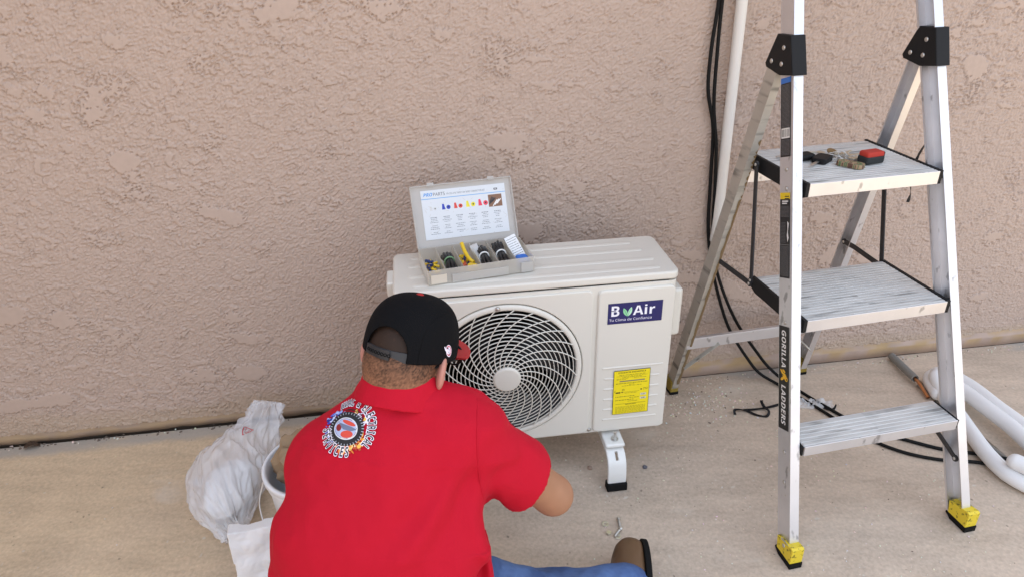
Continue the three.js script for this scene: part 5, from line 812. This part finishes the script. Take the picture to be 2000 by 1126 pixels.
  decal(shirt, V(0.25, 0.85, 0.75), V(-0.22, -0.22, 0.18), 0.5, 0.035, 0.07, 0.05, badge, 'sleeve_badge', shirt);
  { // armhole seam and yoke line stitched on the shirt
    const trace = (list, r) => { const pts = []; for (const [x, y, z, dx, dy, dz] of list) { const h = new THREE.Raycaster(V(x, y, z), V(dx, dy, dz).normalize()).intersectObject(shirt)[0]; if (h) pts.push(h.point); } if (pts.length > 3) part('seam', local(tube(pts, r, 60, 6)), red, shirt); };
    trace([...Array(9)].map((_, i) => { const t = i / 8; return [-0.062 - 0.012 * Math.sin(t * 3), mix(1.12, 0.86, t), 1.6, 0, -0.65, -1]; }), 0.0016);
    trace([...Array(9)].map((_, i) => { const t = i / 8; return [mix(-0.14, -0.015, t), 1.3, mix(1.0, 1.02, t) - 0.035, 0, -1, 0]; }), 0.0014);
  }
  // jeans and boots
  const HR = [-0.185, 0.11, 1.10], KR = [0.285, 0.078, 0.995], AR = [-0.12, 0.07, 0.90], HLp = [-0.385, 0.125, 1.12], KL2 = [-0.31, 0.19, 0.86], AL = [0.225, 0.075, 1.03];
  const jeanF = (x, y, z) => {
    let d = cap(x, y, z, HR, KR, 0.085, 0.066); d = smin(d, cap(x, y, z, KR, AR, 0.062, 0.052), 0.04);
    let l = cap(x, y, z, HLp, KL2, 0.092, 0.07); l = smin(l, cap(x, y, z, KL2, AL, 0.062, 0.05), 0.04);
    d = smin(d, l, 0.015); d = smin(d, ell(x, y, z, [-0.285, 0.12, 1.14], [0.2, 0.115, 0.14]), 0.06);
    return smax(d, 0.004 - y, 0.01) + 0.006 * n3(x * 13, y * 11, z * 13) + 0.004 * Math.abs(n3(x * 26, y * 26, z * 26)) ;
  };
  const denimCol = (x, y, z) => { const n = n3(x * 260, y * 260, z * 260), m = fbm(x * 9, y * 9, z * 9, 3), wear = clamp(0.5 + 1.3 * m + 0.25 * n); return [mix(0.030, 0.115, wear), mix(0.065, 0.205, wear), mix(0.19, 0.42, wear)]; };
  part('jeans', local(nets(jeanF, [-0.52, 0.0, 0.68], [0.34, 0.32, 1.34], 0.0075, denimCol)), std(0xffffff, 0.85, 0, { vertexColors: true }), man);
  const boot = (ankle, toeDir, soleN) => {           // local frame: x along the foot to the toe, y away from the sole, z across
    const Y = soleN.clone().negate().normalize(), X = toeDir.clone().addScaledVector(Y, -toeDir.dot(Y)).normalize(), Z = X.clone().cross(Y), mt = new THREE.Matrix4().makeBasis(X, Y, Z).setPosition(...ankle);
    const upper = nets((x, y, z) => { let d = cap(x, y, z, [-0.03, -0.035, 0], [0.13, -0.05, 0.004], 0.044, 0.042); d = smin(d, cap(x, y, z, [-0.03, -0.03, 0], [-0.035, 0.06, 0], 0.046, 0.052), 0.04); d = smin(d, cap(x, y, z, [-0.01, -0.01, 0], [0.11, -0.045, 0], 0.044, 0.036), 0.03); d = smax(d, -0.082 - y, 0.008); return d + 0.002 * n3(x * 40, y * 40, z * 40); }, [-0.12, -0.11, -0.08], [0.2, 0.13, 0.08], 0.005);
    const so = new THREE.Shape(); so.moveTo(-0.085, 0); so.bezierCurveTo(-0.085, 0.045, -0.02, 0.036, 0.03, 0.036); so.bezierCurveTo(0.09, 0.056, 0.178, 0.05, 0.180, 0.0); so.bezierCurveTo(0.178, -0.046, 0.09, -0.05, 0.03, -0.034); so.bezierCurveTo(-0.02, -0.034, -0.085, -0.045, -0.085, 0);
    const sole = merge([extr(so, 0.011, 0.0025, 2).rotateX(Math.PI / 2).translate(0, -0.0795, 0), rbox(0.07, 0.02, 0.072, 0.006, -0.045, -0.099, 0)]);
    const m = part('boot', local(upper.applyMatrix4(mt)), std(C(0.13, 0.068, 0.030), 0.55), man); part('sole', local(sole.applyMatrix4(mt)), M.rubber, m);
  };
  boot([0.262, 0.085, 0.990], V(0.26, -0.05, -1), V(1, -0.12, 0.22));
  boot([-0.15, 0.085, 0.88], V(-1, -0.1, -0.1), V(-0.2, -0.6, -0.75));
}
renderer.render(scene, camera);
